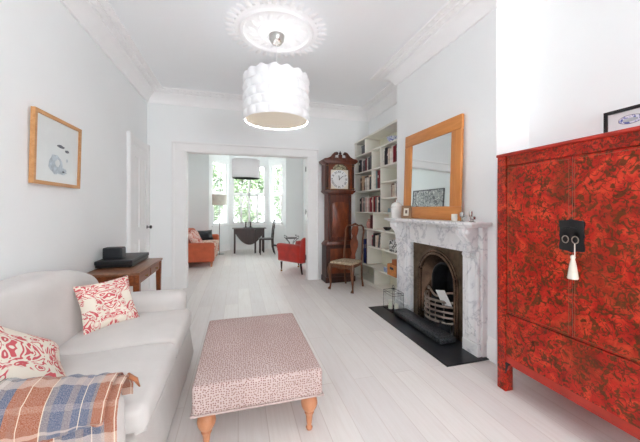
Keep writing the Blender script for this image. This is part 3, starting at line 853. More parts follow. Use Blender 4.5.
# picture on top of the cabinet
M['sketch'] = plain('white_sketch_paper', (226, 232, 235), .2, var=.01)
pt, pic, R = frame_x('black_framed_picture', 'black framed sketch standing on top of the red cabinet against the wall', 'picture', 2.30, .80, 1.352, 1.6955, 1.92, .02, .018, (M['black'], M['sketch']), -1, .0)
for cy, cz, ry, rz, m_ in ((1.22, 1.845, .06, .028, 'ink'), (1.22, 1.845, .057, .025, 'bluewhite'), (1.22, 1.842, .038, .012, 'wash')):
    q = B(); blobx(q, cy, cz, ry, rz, 2.2896 - .0006 * (m_ != 'ink') - .0006 * (m_ == 'wash'), wob=.03, seed=3); q.build('drawn_mark', M[m_], pic)

# ------------------------------------------------------------------ fireplace
fp = thing('fireplace', 'white veined marble chimneypiece with arched cast-iron insert', 'fireplace', (2.0, 2.79, 0))
HZ = 1.185
FY0, FY1 = 2.09, 3.49
def shelf_prof():
    pass
# shelf: moulded slab
B().box((1.872, 2.036, HZ - .026), (XB, 3.556, HZ), .007, 2).box((1.90, 2.06, HZ - .042), (XB, 3.53, HZ - .026), .006).build('mantel_shelf', M['marble'], fp)
B().box((2.03, OP0 - .06, .93), (XB, OP1 + .06, HZ - .042), .003).build('frieze', M['marble'], fp)
B().box((2.020, 2.50, .965), (2.03, 3.06, HZ - .075), .004).build('frieze_panel', M['marble'], fp)
for y0, y1 in ((FY0, 2.295), (3.25, FY1)):
    lg = B().box((2.045, y0, .0), (XB, y1, HZ - .042), .003)
    lg.box((2.015, y0 + .02, .12), (2.045, y1 - .02, .93), .008); lg.box((2.0, y0 + .008, 0), (2.045, y1 - .008, .12), .006)
    lg.build('jamb', M['marble'], fp)
    # carved corbel: scroll profile plus leaf lobes
    cy0, cy1 = y0 + .045, y1 - .045; mid = (cy0 + cy1) / 2
    poly = [(2.045, HZ - .042), (1.905, HZ - .042), (1.898, HZ - .07), (1.91, HZ - .10), (1.935, HZ - .125), (1.965, HZ - .16), (1.985, HZ - .2), (1.99, HZ - .24), (1.982, HZ - .275), (2.0, HZ - .30), (2.02, HZ - .31), (2.045, HZ - .32)]
    cb = B().prism(poly, cy0, cy1, 'Y', .006)
    for k in range(3):
        yy_ = cy0 + (k + .5) * (cy1 - cy0) / 3
        cb.tube([(1.90, yy_, HZ - .06), (1.905, yy_, HZ - .10), (1.935, yy_, HZ - .135), (1.965, yy_, HZ - .17), (1.98, yy_, HZ - .22), (1.975, yy_, HZ - .27)], [.018, .02, .018, .018, .016, .008], 8)
    cb.blob((1.965, mid, HZ - .29), .032, 10, 6, (.8, 1.5, 1)); cb.blob((1.925, cy0, HZ - .085), .026, 8, 5, (1, .6, 1)); cb.blob((1.925, cy1, HZ - .085), .026, 8, 5, (1, .6, 1))
    cb.build('corbel', M['marble'], fp)
    pz = B(); 
    pz.ring([(y0 + .05, .17), (y1 - .05, .17), (y1 - .05, .84), (y0 + .05, .84)], [(y0 + .065, .185), (y1 - .065, .185), (y1 - .065, .825), (y0 + .065, .825)], 2.008, 2.02, 'X')
    pz.build('jamb_panel', M['marble'], fp)
B().box((2.04, 2.295, .0), (XB, 2.325, .93), .004).box((2.04, 3.20, 0), (XB, 3.25, .93), .004).box((2.042, 2.33, .9), (XB, 3.195, .935)).build('inner_slip', M['marble'], fp)
# iron insert: plate with arched hole
def arch(cy, w, zs, zb, n=20):
    """outline from bottom-left up and over; w half width, zs spring height"""
    pts = [(cy - w, zb), (cy - w, (zb + zs) / 2)]
    for k in range(n + 1):
        a = PI - PI * k / n; pts.append((cy + w * math.cos(a), zs + w * math.sin(a)))
    pts += [(cy + w, (zb + zs) / 2), (cy + w, zb)]
    return pts
def square_like(cy, w, z0, z1, n=20):
    pts = [(cy - w, z0), (cy - w, (z0 + z1) / 2 * .9)]
    for k in range(n + 1):
        a = PI - PI * k / n; c_, s_ = math.cos(a), math.sin(a); m = max(abs(c_), s_ if s_ > 0 else 0)
        pts.append((cy + w * c_ / m, z1 if s_ >= abs(c_) else .55 + (z1 - .55) * s_ / m))
    pts += [(cy + w, (z0 + z1) / 2 * .9), (cy + w, z0)]
    return pts
IC = 2.762; IX = 2.085
ins = B().ring(square_like(IC, .437, .0, .93), arch(IC, .29, .52, .0), IX, IX + .02, 'X').build('insert_plate', M['iron'], fp)
def archtube(w, zs, zb, x, r, mat, nm):
    pts = [(x, p[0], p[1]) for p in arch(IC, w, zs, zb, 24)]
    B().tube(pts, r, 8).build(nm, mat, fp)
archtube(.325, .52, .02, IX - .002, .014, M['iron_arch'], 'arch_moulding')
archtube(.292, .52, .02, IX - .004, .018, M['iron_arch'], 'arch_moulding')
archtube(.365, .50, .02, IX + .002, .007, M['iron'], 'arch_moulding')
# splayed inner arch from the plate back to the fire opening
V0 = arch(IC, .285, .52, 0, 24); V1 = arch(IC, .20, .50, 0, 24)
sp = B()
sp.grid(lambda u, v: (IX + .01 + .10 * v, *[V0[round(u * (len(V0) - 1))][i] * (1 - v) + V1[round(u * (len(V0) - 1))][i] * v for i in (0, 1)]), len(V0) - 1, 4, .006)
sp.build('splay', M['iron_arch'], fp)
archtube(.20, .50, .02, IX + .10, .012, M['soot'], 'arch_moulding')
# fire box
fb = B()
V2 = arch(IC, .2, .5, 0, 24)
fb.grid(lambda u, v: (IX + .10 + .20 * v, *[V2[round(u * (len(V2) - 1))][i] for i in (0, 1)]), len(V2) - 1, 3, .006)
fb.box((IX + .30, IC - .24, 0), (IX + .32, IC + .24, .75))
fb.build('firebox', M['soot'], fp)
# bowed grate bars
for k, z in enumerate((.12, .175, .23, .285, .335)):
    w = .25; bow = .15
    pts = [(IX + .06 - bow * (1 - (2 * i / 14 - 1) ** 2), IC + w * (2 * i / 14 - 1), z) for i in range(15)]
    B().tube(pts, .0115, 8, flat=1.2).build('grate_bar', M['grate'], fp)
pts = [(IX + .06 - .10 * (1 - (2 * i / 20 - 1) ** 2), IC + .225 * (2 * i / 20 - 1), .40 + .03 * math.sin(2 * PI * i / 20 * 1.5 + 1)) for i in range(21)]
B().tube(pts, .011, 8).build('grate_top_bar', M['grate'], fp)
for i in range(7):
    s_ = 2 * i / 6 - 1; y = IC + .22 * s_; x = IX + .06 - .146 * (1 - s_ * s_)
    B().tube([(x, y, .10), (x, y, .345)], .006, 6).build('grate_upright', M['grate'], fp)
B().box((IX - .04, IC - .2, .13), (IX + .24, IC + .2, .15), .004).build('grate_floor', M['soot'], fp)
B().prism([(IX + .02, IC - .2), (IX + .02, IC + .2), (IX - .06, IC + .14), (IX - .08, IC), (IX - .06, IC - .14)], .0, .13, 'Z').build('ash_front', M['soot'], fp)
# cast iron kerb in front
kb = B().box((1.83, 2.37, .02), (2.014, 3.24, .075), .012, 2).box((1.85, 2.39, 0), (2.014, 3.22, .02), .003)
recentre(tag(kb.build('fender_kerb', M['speckle']), 'dark speckled cast-iron kerb slab in front of the grate', 'fender'))
hs = struct(B().box((1.652, 2.055, .0), (XB + .0, 3.57, .012), .003).build('floor_hearth', M['slate']))
cd = B(); mt = Matrix.Translation((IX - .04, 2.60, .385)) @ Matrix.Rotation(math.radians(-20), 4, 'Y') @ Matrix.Rotation(math.radians(-14), 4, 'X')
cd.box((-.0015, -.08, -.09), (.0015, .08, .08), M_=mt)
recentre(tag(cd.build('card', M['paper']), 'cream notecard propped behind the bars of the fire grate', 'card'))

# mirror on the mantel
mi = thing('mantel_mirror', 'big rectangular mirror with wide honey pine frame on the mantel shelf', 'mirror', (2.06, 2.845, HZ))
MY0, MY1, MZ0, MZ1, MB_ = 2.35, 3.34, HZ + .001, 2.215, .14
tilt = math.atan2(.035, 1.03)
Rm = Matrix.Translation((2.05, 0, HZ)) @ Matrix.Rotation(tilt, 4, 'Y') @ Matrix.Translation((-2.05, 0, -HZ))
def mb(lo, hi, nm, mt_, bev=.006):
    q = B().box(lo, hi, bev, 2); q.bm.transform(Rm); return q.build(nm, mt_, mi)
mb((2.022, MY0, MZ0), (2.052, MY1, MZ0 + MB_), 'frame_rail', M['pine']); mb((2.022, MY0, MZ1 - MB_), (2.052, MY1, MZ1), 'frame_rail', M['pine'])
mb((2.022, MY0, MZ0 + MB_), (2.052, MY0 + MB_, MZ1 - MB_), 'frame_stile', M['pine_z']); mb((2.022, MY1 - MB_, MZ0 + MB_), (2.052, MY1, MZ1 - MB_), 'frame_stile', M['pine_z'])
mb((2.035, MY0 + .1, MZ0 + .1), (2.04, MY1 - .1, MZ1 - .1), 'mirror_glass', M['mirror'], 0)

# things on the mantel
bp = thing('lidded_pot', 'white ribbed beehive pot at the left end of the mantel shelf', 'pot', (1.985, 3.43, HZ))
pr = [(.0, 0), (.062, 0), (.07, .01)]
for k in range(8):
    z = .014 + k * .016; r = .076 - .0 * k
    pr += [(r - .004, z), (r, z + .008)]
pr += [(.06, .145), (0, .145)]
B().lathe([(r, z + HZ) for r, z in pr], (1.985, 3.43, 0), 28).build('body', M['ceramic'], bp)
B().lathe([(0, HZ + .143), (.072, HZ + .146), (.071, HZ + .158), (.06, HZ + .178), (.04, HZ + .196), (.016, HZ + .206), (.009, HZ + .212), (.014, HZ + .222), (.008, HZ + .232), (0, HZ + .233)], (1.985, 3.43, 0), 28).build('lid', M['ceramic'], bp)
sf = thing('photo_frame', 'small brown wooden photo frame on the mantel beside the beehive pot', 'photo frame', (1.955, 3.16, HZ))
q = B(); q.ring([(-.062, 0), (.062, 0), (.062, .155), (-.062, .155)], [(-.034, .032), (.034, .032), (.034, .123), (-.034, .123)], -.008, .008, 'X')
Rf = Matrix.Translation((1.955, 3.16, HZ + .001)) @ Matrix.Rotation(.55, 4, 'Z') @ Matrix.Rotation(.12, 4, 'Y')
q.bm.transform(Rf); q.build('frame', plain('light_brown_frame', (140, 108, 78), .45), sf)
q = B().box((-.002, -.04, .02), (.004, .04, .135)); q.bm.transform(Rf); q.build('mount', M['cream'], sf)
q = B().box((-.004, -.014, .06), (-.001, .014, .1)); q.bm.transform(Rf); q.build('photo', bookmat((120, 96, 84)), sf)
vt = B().lathe([(0, 0), (.024, 0), (.027, .03), (.026, .068), (.022, .068), (.021, .012), (0, .01)], (0, 0, 0), 20)
o = tag(vt.build('votive_holder', M['candle']), 'white wax votive candle on the mantel by the mirror corner', 'candle'); o.location = (1.95, 2.325, HZ)
def goblet(name, label, cat, x, y, h, r, mat):
    o = B().lathe([(0, 0), (r * .9, 0), (r * .9, .004), (r * .3, .01), (r * .25, h * .4), (r * .9, h * .5), (r, h * .8), (r * .85, h), (r * .75, h), (r * .8, h * .6), (0, h * .5)], (0, 0, 0), 18).build(name, mat)
    o.location = (x, y, HZ); return tag(o, label, cat)
goblet('candle_holder', 'silver goblet candle holder beside the white votive', 'candle holder', 1.97, 2.245, .085, .024, M['silver'])
goblet('glass_tealight_holder', 'short clear glass tealight holder near the right end of the mantel', 'candle holder', 1.945, 2.19, .06, .026, M['crystal'])
goblet('candle_holder', 'taller silver candle holder nearest the right end of the mantel', 'candle holder', 1.99, 2.165, .095, .017, M['silver'])
goblet('glass_tealight_holder', 'small low silver cup at the right end of the mantel', 'candle holder', 1.965, 2.115, .05, .024, M['silver'])

# lantern on the hearth
lx, ly, lw, ld, lh = 1.912, 3.385, .078, .115, .235
la = thing('candle_lantern', 'clear glass box lantern with thin dark metal frame at the hearth corner', 'lantern', (lx, ly, .012))
f = B(); z0 = .014; e = .0022
for sx in (-1, 1):
    for sy in (-1, 1): f.tube([(lx + sx * lw, ly + sy * ld, z0), (lx + sx * lw, ly + sy * ld, z0 + lh)], e, 4)
for z in (z0, z0 + lh - .03, z0 + lh):
    f.tube([(lx - lw, ly - ld, z), (lx + lw, ly - ld, z), (lx + lw, ly + ld, z), (lx - lw, ly + ld, z), (lx - lw, ly - ld, z)], e, 4)
for sx in (-1, 1):
    for sy in (-1, 1): f.tube([(lx + sx * lw, ly + sy * ld, z0 + lh), (lx + sx * .015, ly + sy * .02, z0 + lh + .03)], e, 4)
f.lathe([(.022, z0 + lh + .025), (.026, z0 + lh + .035), (0, z0 + lh + .04)], (lx, ly, 0), 10)
rg = [(lx, ly + .02 * math.cos(a), z0 + lh + .058 + .02 * math.sin(a)) for a in [2 * PI * i / 14 for i in range(15)]]
f.tube(rg, .003, 6); f.build('frame', M['soot'], la)
B().box((lx - lw, ly - ld, z0), (lx + lw, ly + ld, z0 + .006)).build('base', M['soot'], la)
for lo, hi in (((lx - lw, ly - ld, z0), (lx - lw + .002, ly + ld, z0 + lh)), ((lx + lw - .002, ly - ld, z0), (lx + lw, ly + ld, z0 + lh)), ((lx - lw, ly - ld, z0), (lx + lw, ly - ld + .002, z0 + lh)), ((lx - lw, ly + ld - .002, z0), (lx + lw, ly + ld, z0 + lh))):
    B().box(lo, hi).build('glass_pane', M['crystal'], la)
for (dx, dy, h, r, lb) in ((-.02, .035, .11, .03, 'taller ivory pillar candle inside the hearth lantern'), (.02, -.04, .075, .027, 'shorter ivory pillar candle inside the hearth lantern')):
    q = B().lathe([(0, 0), (r, 0), (r, h), (r * .8, h - .004), (0, h - .006)], (0, 0, 0), 18); q.tube([(0, 0, h - .006), (.001, 0, h + .008)], .0012, 4)
    o = tag(q.build('pillar_candle', M['candle']), lb, 'candle'); o.location = (lx + dx, ly + dy, z0 + .006)

# ------------------------------------------------------------------ bookcase
SX, SB = 2.15, 2.445
bc = thing('bookcase', 'tall built-in white bookcase in the alcove left of the fireplace', 'bookcase', (2.3, 4.44, 0))
YE, YS = 5.262, 3.628
yB, yC, yA, yD, yZ = yy(371.7), yy(380.5), yy(365), yy(367), yy(381)
T = .022
def shelf(y0, y1, z): B().box((SX, y0, z - T), (SB - .012, y1, z), .002).build('shelf', M['shelfwhite'], bc)
def upr(y, z0, z1): B().box((SX + .001, y - T / 2, z0), (SB - .012, y + T / 2, z1), .002).build('upright', M['shelfwhite'], bc)
B().box((SB - .012, YS, 0), (SB, YE, 2.56)).build('back_panel', plain('bookcase_back_paint', (222, 222, 206), .7, var=.01), bc)
upr(YE - T / 2, 0, 2.56); upr(YS + T / 2, 0, 2.56)
B().box((SX - .01, YS, 2.56 - .03), (SB, YE, 2.56), .003).build('top_board', M['shelfwhite'], bc)
i0, i1 = YS + T, YE - T
shelf(i0, i1, 2.29); upr(yA, 2.29, 2.53)
shelf(i0, i1, 1.97); upr(yB, 1.97, 2.27); upr(yC, 1.27, 2.27)
upr(yB, 1.63, 1.95)
shelf(yC, i1, 1.63)
shelf(i0, yC, 1.72); shelf(i0, yC, 1.475)
shelf(i0, i1, 1.25)
upr(yy(373), .97, 1.23)
shelf(i0, i1, .965); upr(yD, .35, .945); upr(yZ, .69, .945)
shelf(i0, yD, .675)
shelf(i0, i1, .335); upr(yy(374), .03, .315)
shelf(i0, i1, .06)
B().box((SX + .012, YS, 0), (SX + .03, YE, .04)).build('plinth', M['shelfwhite'], bc)

ordn = ['first', 'second', 'third', 'fourth', 'fifth', 'sixth', 'seventh', 'eighth', 'ninth', 'tenth', 'eleventh', 'twelfth', 'thirteenth', 'fourteenth', 'fifteenth', 'sixteenth', 'seventeenth', 'eighteenth']
CN = {(128, 34, 46): 'burgundy', (150, 44, 50): 'red', (60, 62, 70): 'charcoal', (96, 98, 102): 'grey', (226, 222, 214): 'white', (46, 44, 48): 'black', (196, 166, 138): 'tan', (214, 198, 180): 'beige',
      (60, 104, 84): 'green', (54, 66, 92): 'navy', (206, 80, 110): 'pink', (120, 146, 150): 'teal', (40, 56, 130): 'blue', (168, 90, 70): 'brick', (90, 60, 50): 'brown', (206, 178, 170): 'rose'}
IC_ = {v: k for k, v in CN.items()}
def shelf_books(y_far, y_near, z, hmax, cols, place, group, lean_at=(), zmin=.75):
    if len(cols) > 3: cols = [c for c in cols]; rnd.shuffle(cols); cols = cols[:len(cols) // 2] + [rnd.choice(['white', 'beige', 'grey', 'rose', 'white', 'teal', 'red'])] + cols[len(cols) // 2:] + [rnd.choice(['white', 'grey', 'beige'])]
    n = len(cols); L = y_far - y_near; ws = [rnd.uniform(.7, 1.3) for _ in cols]; S = sum(ws); y = y_far
    for i, cname in enumerate(cols):
        w = ws[i] / S * L
        if cname is None: y -= w; continue
        tk = w * .94; h = hmax * rnd.uniform(zmin, 1.0); dp = rnd.uniform(.15, .21)
        q = B(); c = .0022
        # cover: spine and two boards, page block set back
        q.box((0, -tk / 2, 0), (.006, tk / 2, h), .002); q.box((0, -tk / 2, 0), (dp, -tk / 2 + c, h)); q.box((0, tk / 2 - c, 0), (dp, tk / 2, h))
        q.mi = 1; q.box((.004, -tk / 2 + c, .004), (dp - .004, tk / 2 - c, h - .004)); q.mi = 2
        if i % 3 == 0 and tk > .02: q.box((-.0008, -tk * .3, h * .62), (.001, tk * .3, h * .78))
        # title band on the spine
        o = q.build('book', [bookmat(IC_[cname]), M['cream'], M['cream']], world=False)
        o.location = (SX + .022 + rnd.uniform(0, .02), y - w / 2, z)
        if i in lean_at:
            o.rotation_euler = (.16, 0, 0); o.location.z += math.sin(.16) * tk / 2
        nn = '%s %s book, %s from the left %s' % ('tall' if h > hmax * .9 else 'upright', cname, ordn[i], place)
        tag(o, nn, 'book', group); y -= w
i1b = YE - T - .01
shelf_books(yy(357.5), yy(371.5) + .02, 1.97, .25, ['red', 'burgundy', 'white', 'charcoal', 'grey', 'white', 'black', 'charcoal'], 'beside the clock hood, second row', 'books on the second row left')
shelf_books(yC - .02, i0 + .01, 1.97, .27, ['charcoal', 'black', 'white', 'white', 'burgundy', 'burgundy', 'white', 'green', 'charcoal'], 'in the second row right', 'books on the second row right')
shelf_books(yy(359), yy(371) + .02, 1.63, .27, ['charcoal', 'charcoal', 'black', 'white', 'tan', 'tan', 'brown', 'beige'], 'in the third row left', 'books on the third row left', (2, 3))
shelf_books(yB - .02, yC + .02, 1.63, .29, ['burgundy', 'burgundy', 'white', 'white'], 'in the narrow middle bay', 'books in the narrow middle bay', zmin=.92)
shelf_books(yy(395), yy(397) + .0, 1.72, .20, ['green'], 'alone in the third row right', 'books on the third row right')
shelf_books(yy(388.5), i0 + .01, 1.475, .2, ['rose', 'beige', 'brown', 'rose', 'beige', 'charcoal'], 'in the fourth row right', 'books on the fourth row right')
shelf_books(yy(390.5), i0 + .01, 1.25, .19, ['brick', 'white', 'black', 'charcoal', 'brick'], 'behind the beehive pot', 'books behind the beehive pot')
shelf_books(yy(358.5), yC + .02, 1.25, .27, ['charcoal', 'grey', 'white', 'charcoal', 'grey', 'white', 'black', 'burgundy', 'red', 'rose', 'beige', 'beige', 'rose', 'burgundy', 'red'], 'in the long full row above the chair', 'books in the long full row', zmin=.88)
shelf_books(yy(369.5), yZ + .02, .675, .22, ['beige', 'grey', 'black', 'black', 'white', 'pink'], 'on the shelf beside the black and white box', 'books beside the black and white box', (5,))
shelf_books(yy(362), yD + .02, .335, .44, ['black', 'navy', 'blue', 'blue'], 'behind the chair back', 'tall books behind the chair back', zmin=.9)
shelf_books(yy(396.2), yy(397.5), .675, .22, ['grey'], 'right of the black and white box', 'book by the box')

def onebox(name, label, cat, y0, y1, z, h, mat, x0=2.18, x1=2.4, lid=None, bev=.004):
    t = thing(name, label, cat, ((x0 + x1) / 2, (y0 + y1) / 2, z))
    B().box((x0, y0, z), (x1, y1, z + h * (.82 if lid else 1)), bev, 2).build('body', mat, t)
    if lid: B().box((x0 - .004, y0 - .004, z + h * .82), (x1 + .004, y1 + .004, z + h), bev, 2).build('lid', lid, t)
    return t
onebox('storage_box', 'dark grey storage box on the top left shelf', 'box', yA + .02, yy(359), 2.29, .17, bookmat((96, 98, 102)), 2.2, 2.4, bookmat((96, 98, 102)))
q = B().lathe([(0, 0), (.04, 0), (.045, .01), (.09, .06), (.11, .10), (.105, .10), (.085, .062), (0, .015)], (0, 0, 0), 28)
o = tag(q.build('bowl', M['bluewhite']), 'blue and white china bowl on the top right shelf', 'bowl'); o.location = (2.28, 4.02, 2.29)
q = B().lathe([(0, 0), (.035, 0), (.05, .03), (.045, .06), (.03, .075), (.032, .085), (0, .085)], (0, 0, 0), 20)
o = tag(q.build('jar', bookmat((120, 146, 110))), 'small green jar right of the blue and white bowl', 'jar'); o.location = (2.27, 3.82, 2.29)
onebox('storage_box', 'small teal box left of the books behind the beehive pot', 'box', yy(389.5), yy(386), 1.25, .06, bookmat((120, 146, 150)))
q = B().lathe([(0, 0), (.03, 0), (.04, .01), (.06, .035), (.065, .05), (.06, .05), (.045, .02), (0, .012)], (0, 0, 0), 24)
o = tag(q.build('bowl', M['blackm']), 'small dark bowl on the empty shelf level with the mantel', 'bowl'); o.location = (2.24, 4.15, .965)
onebox('storage_box', 'dark red box on the shelf right of the chair top rail', 'box', yy(372) + .02, yy(367.5), .965, .23, bookmat((96, 34, 34)), 2.2, 2.42)
q = B().lathe([(0, 0), (.045, 0), (.06, .05), (.05, .11), (.03, .13), (.035, .16), (0, .16)], (0, 0, 0), 20)
o = tag(q.build('vase', bookmat((206, 150, 140))), 'pinkish round vase left of the dark red box', 'vase'); o.location = (2.24, yy(365) , .965)
bxz = onebox('storage_box', 'black and white patterned box on the lower shelf', 'box', yy(395.3), yy(388), .675, .17, M['zebra'], 2.17, 2.36)
cr = thing('crate', 'orange wooden crate with dark handle-hole plate on the low shelf', 'crate', (2.24, (yy(397.5) + yy(388.5)) / 2, .335))
cy0, cy1, cz = yy(397.5), yy(388.5), .335
om = bookmat((212, 138, 78))
B().box((2.13, cy0, cz), (2.145, cy1, cz + .16), .003).box((2.36, cy0, cz), (2.375, cy1, cz + .16), .003).box((2.13, cy0, cz), (2.375, cy0 + .012, cz + .16)).box((2.13, cy1 - .012, cz), (2.375, cy1, cz + .16)).box((2.13, cy0, cz), (2.375, cy1, cz + .01)).build('body', om, cr)
B().box((2.127, (cy0 + cy1) / 2 - .05, cz + .09), (2.1305, (cy0 + cy1) / 2 + .05, cz + .125), .001).build('hole_shade_plate', bookmat((60, 62, 70)), cr)  # dark plate standing in for the shade inside a handle hole
onebox('storage_box', 'small brown box resting inside the orange crate', 'box', cy0 + .04, cy1 - .08, cz + .011, .22, bookmat((168, 90, 40)), 2.16, 2.34)
onebox('storage_box', 'pale blue striped box left of the orange crate', 'box', yy(387.6), yy(382.5), cz, .09, bookmat((150, 165, 196)), 2.17, 2.36, M['cream'])

# ------------------------------------------------------------------ longcase clock
cl = thing('longcase_clock', 'tall mahogany longcase clock with swan-neck pediment by the bookcase', 'clock', (1.755, 5.08, 0))
cx, yb_ = 1.755, 5.222
B().box((cx - .285, 4.93, .0), (cx + .275, yb_, .1), .008).box((cx - .27, 4.945, .1), (cx + .26, yb_, .66), .004).build('plinth', M['mahog_d'], cl)
B().box((cx - .2, 4.938, .16), (cx + .19, 4.946, .60), .003).build('plinth_panel', M['mahog_r'], cl)
B().prism([(cx - .285, .66), (cx + .275, .66), (cx + .255, .69), (cx + .215, .73), (cx - .225, .73), (cx - .265, .69)], 4.95, yb_, 'Y', .004).build('waist_moulding', M['mahog'], cl)
B().box((cx - .225, 4.98, .73), (cx + .215, yb_, 1.56), .004).build('trunk', M['mahog'], cl)
dp_ = [(cx - .15, .80), (cx + .14, .80), (cx + .14, 1.38)] + [(cx - .005 + .145 * math.cos(a), 1.38 + .05 * math.sin(a)) for a in [PI * i / 10 for i in range(1, 10)]] + [(cx - .15, 1.38)]
td = B().prism(dp_, 4.966, 4.982, 'Y', .003).build('trunk_door', M['mahog_r'], cl)
B().lathe([(.008, 0), (.008, -.002), (0, -.003)], (cx + .12, 4.966, 1.1), 8, 'Y').build('keyhole', M['brass'], td)
for sx in (-1, 1): B().lathe([(.016, .76), (.018, .78), (.014, .8), (.014, 1.5), (.018, 1.52), (.016, 1.54)], (cx - .005 + sx * .19, 4.982, 0), 12).build('trunk_column', M['mahog_d'], cl)
B().prism([(cx - .225, 1.56), (cx + .215, 1.56), (cx + .265, 1.60), (cx + .285, 1.63), (cx - .295, 1.63), (cx - .275, 1.6)], 4.93, yb_, 'Y', .004).build('hood_base_moulding', M['mahog'], cl)
hd = B()
hd.box((cx - .275, 4.98, 1.63), (cx - .187, yb_, 2.12)); hd.box((cx + .177, 4.98, 1.63), (cx + .265, yb_, 2.12)); hd.box((cx - .187, 5.06, 1.63), (cx + .177, yb_, 2.12))
hd.box((cx - .187, 4.95, 1.63), (cx + .177, 4.985, 1.645))
hd.build('hood', M['mahog'], cl)
# arched surround above the dial
arc = [(cx - .22 + .0, 1.66), (cx - .22, 2.135), (cx + .21, 2.135), (cx + .21, 1.66), (cx + .172, 1.66), (cx + .172, 2.0)] + [(cx - .005 + .145 * math.cos(a), 2.0 + .105 * math.sin(a)) for a in [PI * i / 12 for i in range(0, 13)]] + [(cx - .182, 2.0), (cx - .182, 1.66)]
B().prism(arc, 4.955, 4.985, 'Y').build('hood_door', M['mahog_r'], cl)
for sx in (-1, 1):
    x = cx - .005 + sx * .245
    B().lathe([(.022, 1.64), (.024, 1.66), (.016, 1.68), (.017, 2.02), (.024, 2.08), (.022, 2.10)], (x, 4.955, 0), 14).build('hood_column', M['mahog_d'], cl)
    for z in (1.655, 2.06): B().lathe([(.0185, z), (.026, z + .006), (.0185, z + .018)], (x, 4.955, 0), 14).build('column_cap', M['brass'], cl)
B().prism([(cx - .28, 2.10), (cx + .27, 2.10), (cx + .31, 2.135), (cx + .325, 2.165), (cx - .335, 2.165), (cx - .32, 2.135)], 4.92, yb_, 'Y', .003).build('hood_cornice', M['mahog'], cl)
# swan necks
for sx in (-1, 1):
    c0 = cx - .005
    up = [(c0 + sx * x, z) for x, z in ((.32, 2.165), (.30, 2.185), (.24, 2.195), (.18, 2.225), (.145, 2.27), (.115, 2.30), (.08, 2.305), (.055, 2.285))]
    lo_ = [(c0 + sx * x, z) for x, z in ((.07, 2.258), (.09, 2.27), (.10, 2.25), (.11, 2.205), (.12, 2.165))]
    B().prism(up + lo_, 4.925, 4.985, 'Y').build('pediment', M['mahog'], cl)
    B().lathe([(.0, -.012), (.028, -.01), (.03, 0), (.012, .004), (0, .004)], (c0 + sx * .078, 4.925, 2.278), 16, 'Y').build('pediment_roundel', M['mahog_d'], cl)
B().box((cx - .125, 4.95, 2.16), (cx + .115, 5.0, 2.21), .003).box((cx - .035, 4.935, 2.16), (cx + .025, 4.99, 2.265), .004).build('pediment_block', M['mahog'], cl)
B().lathe([(.0, 2.262), (.028, 2.262), (.018, 2.272), (.025, 2.285), (.022, 2.30), (.008, 2.315), (.004, 2.33), (0, 2.335)], (cx - .005, 4.965, 0), 16).build('finial', M['mahog_d'], cl)
dz, dxc, dy_ = 1.832, cx - .005, 5.02
dial = B().box((dxc - .18, dy_, 1.645), (dxc + .18, dy_ + .01, 2.01)).build('dial', M['brass'], cl)
B().prism([(dxc - .145, 2.005), (dxc + .145, 2.005)] + [(dxc + .145 * math.cos(a), 2.005 + .10 * math.sin(a)) for a in [PI * i / 14 for i in range(1, 14)]], dy_, dy_ + .01, 'Y').build('painted_arch', m_floral('moon_arch_paint', (196, 190, 160), (110, 96, 72), (86, 78, 70), 22), dial)
B().lathe([(0, 0), (.168, 0), (.168, -.004), (0, -.004)], (dxc, dy_, dz), 48, 'Y').build('chapter_face', M['paper'], dial)
sq = B().ring([(dxc - .172, 1.66), (dxc + .172, 1.66), (dxc + .172, 2.004), (dxc - .172, 2.004)], [(dxc - .17, 1.662), (dxc + .17, 1.662), (dxc + .17, 2.002), (dxc - .17, 2.002)], dy_ - .003, dy_, 'Y'); sq.build('dial_border', M['black'], dial)
sq = B().box((dxc - .17, dy_ - .0025, 1.662), (dxc + .17, dy_ - .0005, 2.002)).build('dial_plate', M['cream'], dial)
for i, s_ in enumerate(['XII', 'I', 'II', 'III', 'IIII', 'V', 'VI', 'VII', 'VIII', 'IX', 'X', 'XI']):
    a = 2 * PI * i / 12
    m = Matrix.Translation((dxc + .132 * math.sin(a), dy_ - .006, dz + .132 * math.cos(a))) @ Matrix.Rotation(PI / 2, 4, 'X') @ Matrix.Rotation(-a, 4, 'Z')
    B().text(s_, .055, m).build('numeral', M['black'], dial, solid=False)
hn = B()
for a, L, w in ((math.radians(-8), .07, .006), (math.radians(50), .1, .004)):
    m = Matrix.Translation((dxc, dy_ - .011, dz)) @ Matrix.Rotation(a, 4, 'Y')
    hn.box((-w, -.001, -.015), (w, .001, L), M_=m)
hn.lathe([(0, 0), (.008, 0), (.008, -.004), (0, -.004)], (dxc, dy_ - .01, dz), 12, 'Y')
hn.build('clock_hands', M['black'], dial)

# ------------------------------------------------------------------ carved side chair
f_ = Vector((-.772, -.636)).normalized(); ang = math.atan2(f_.y, f_.x)
ch = thing('side_chair', 'carved walnut side chair with vase splat and patterned seat before the clock', 'chair', (1.715, 4.53, 0), ang)
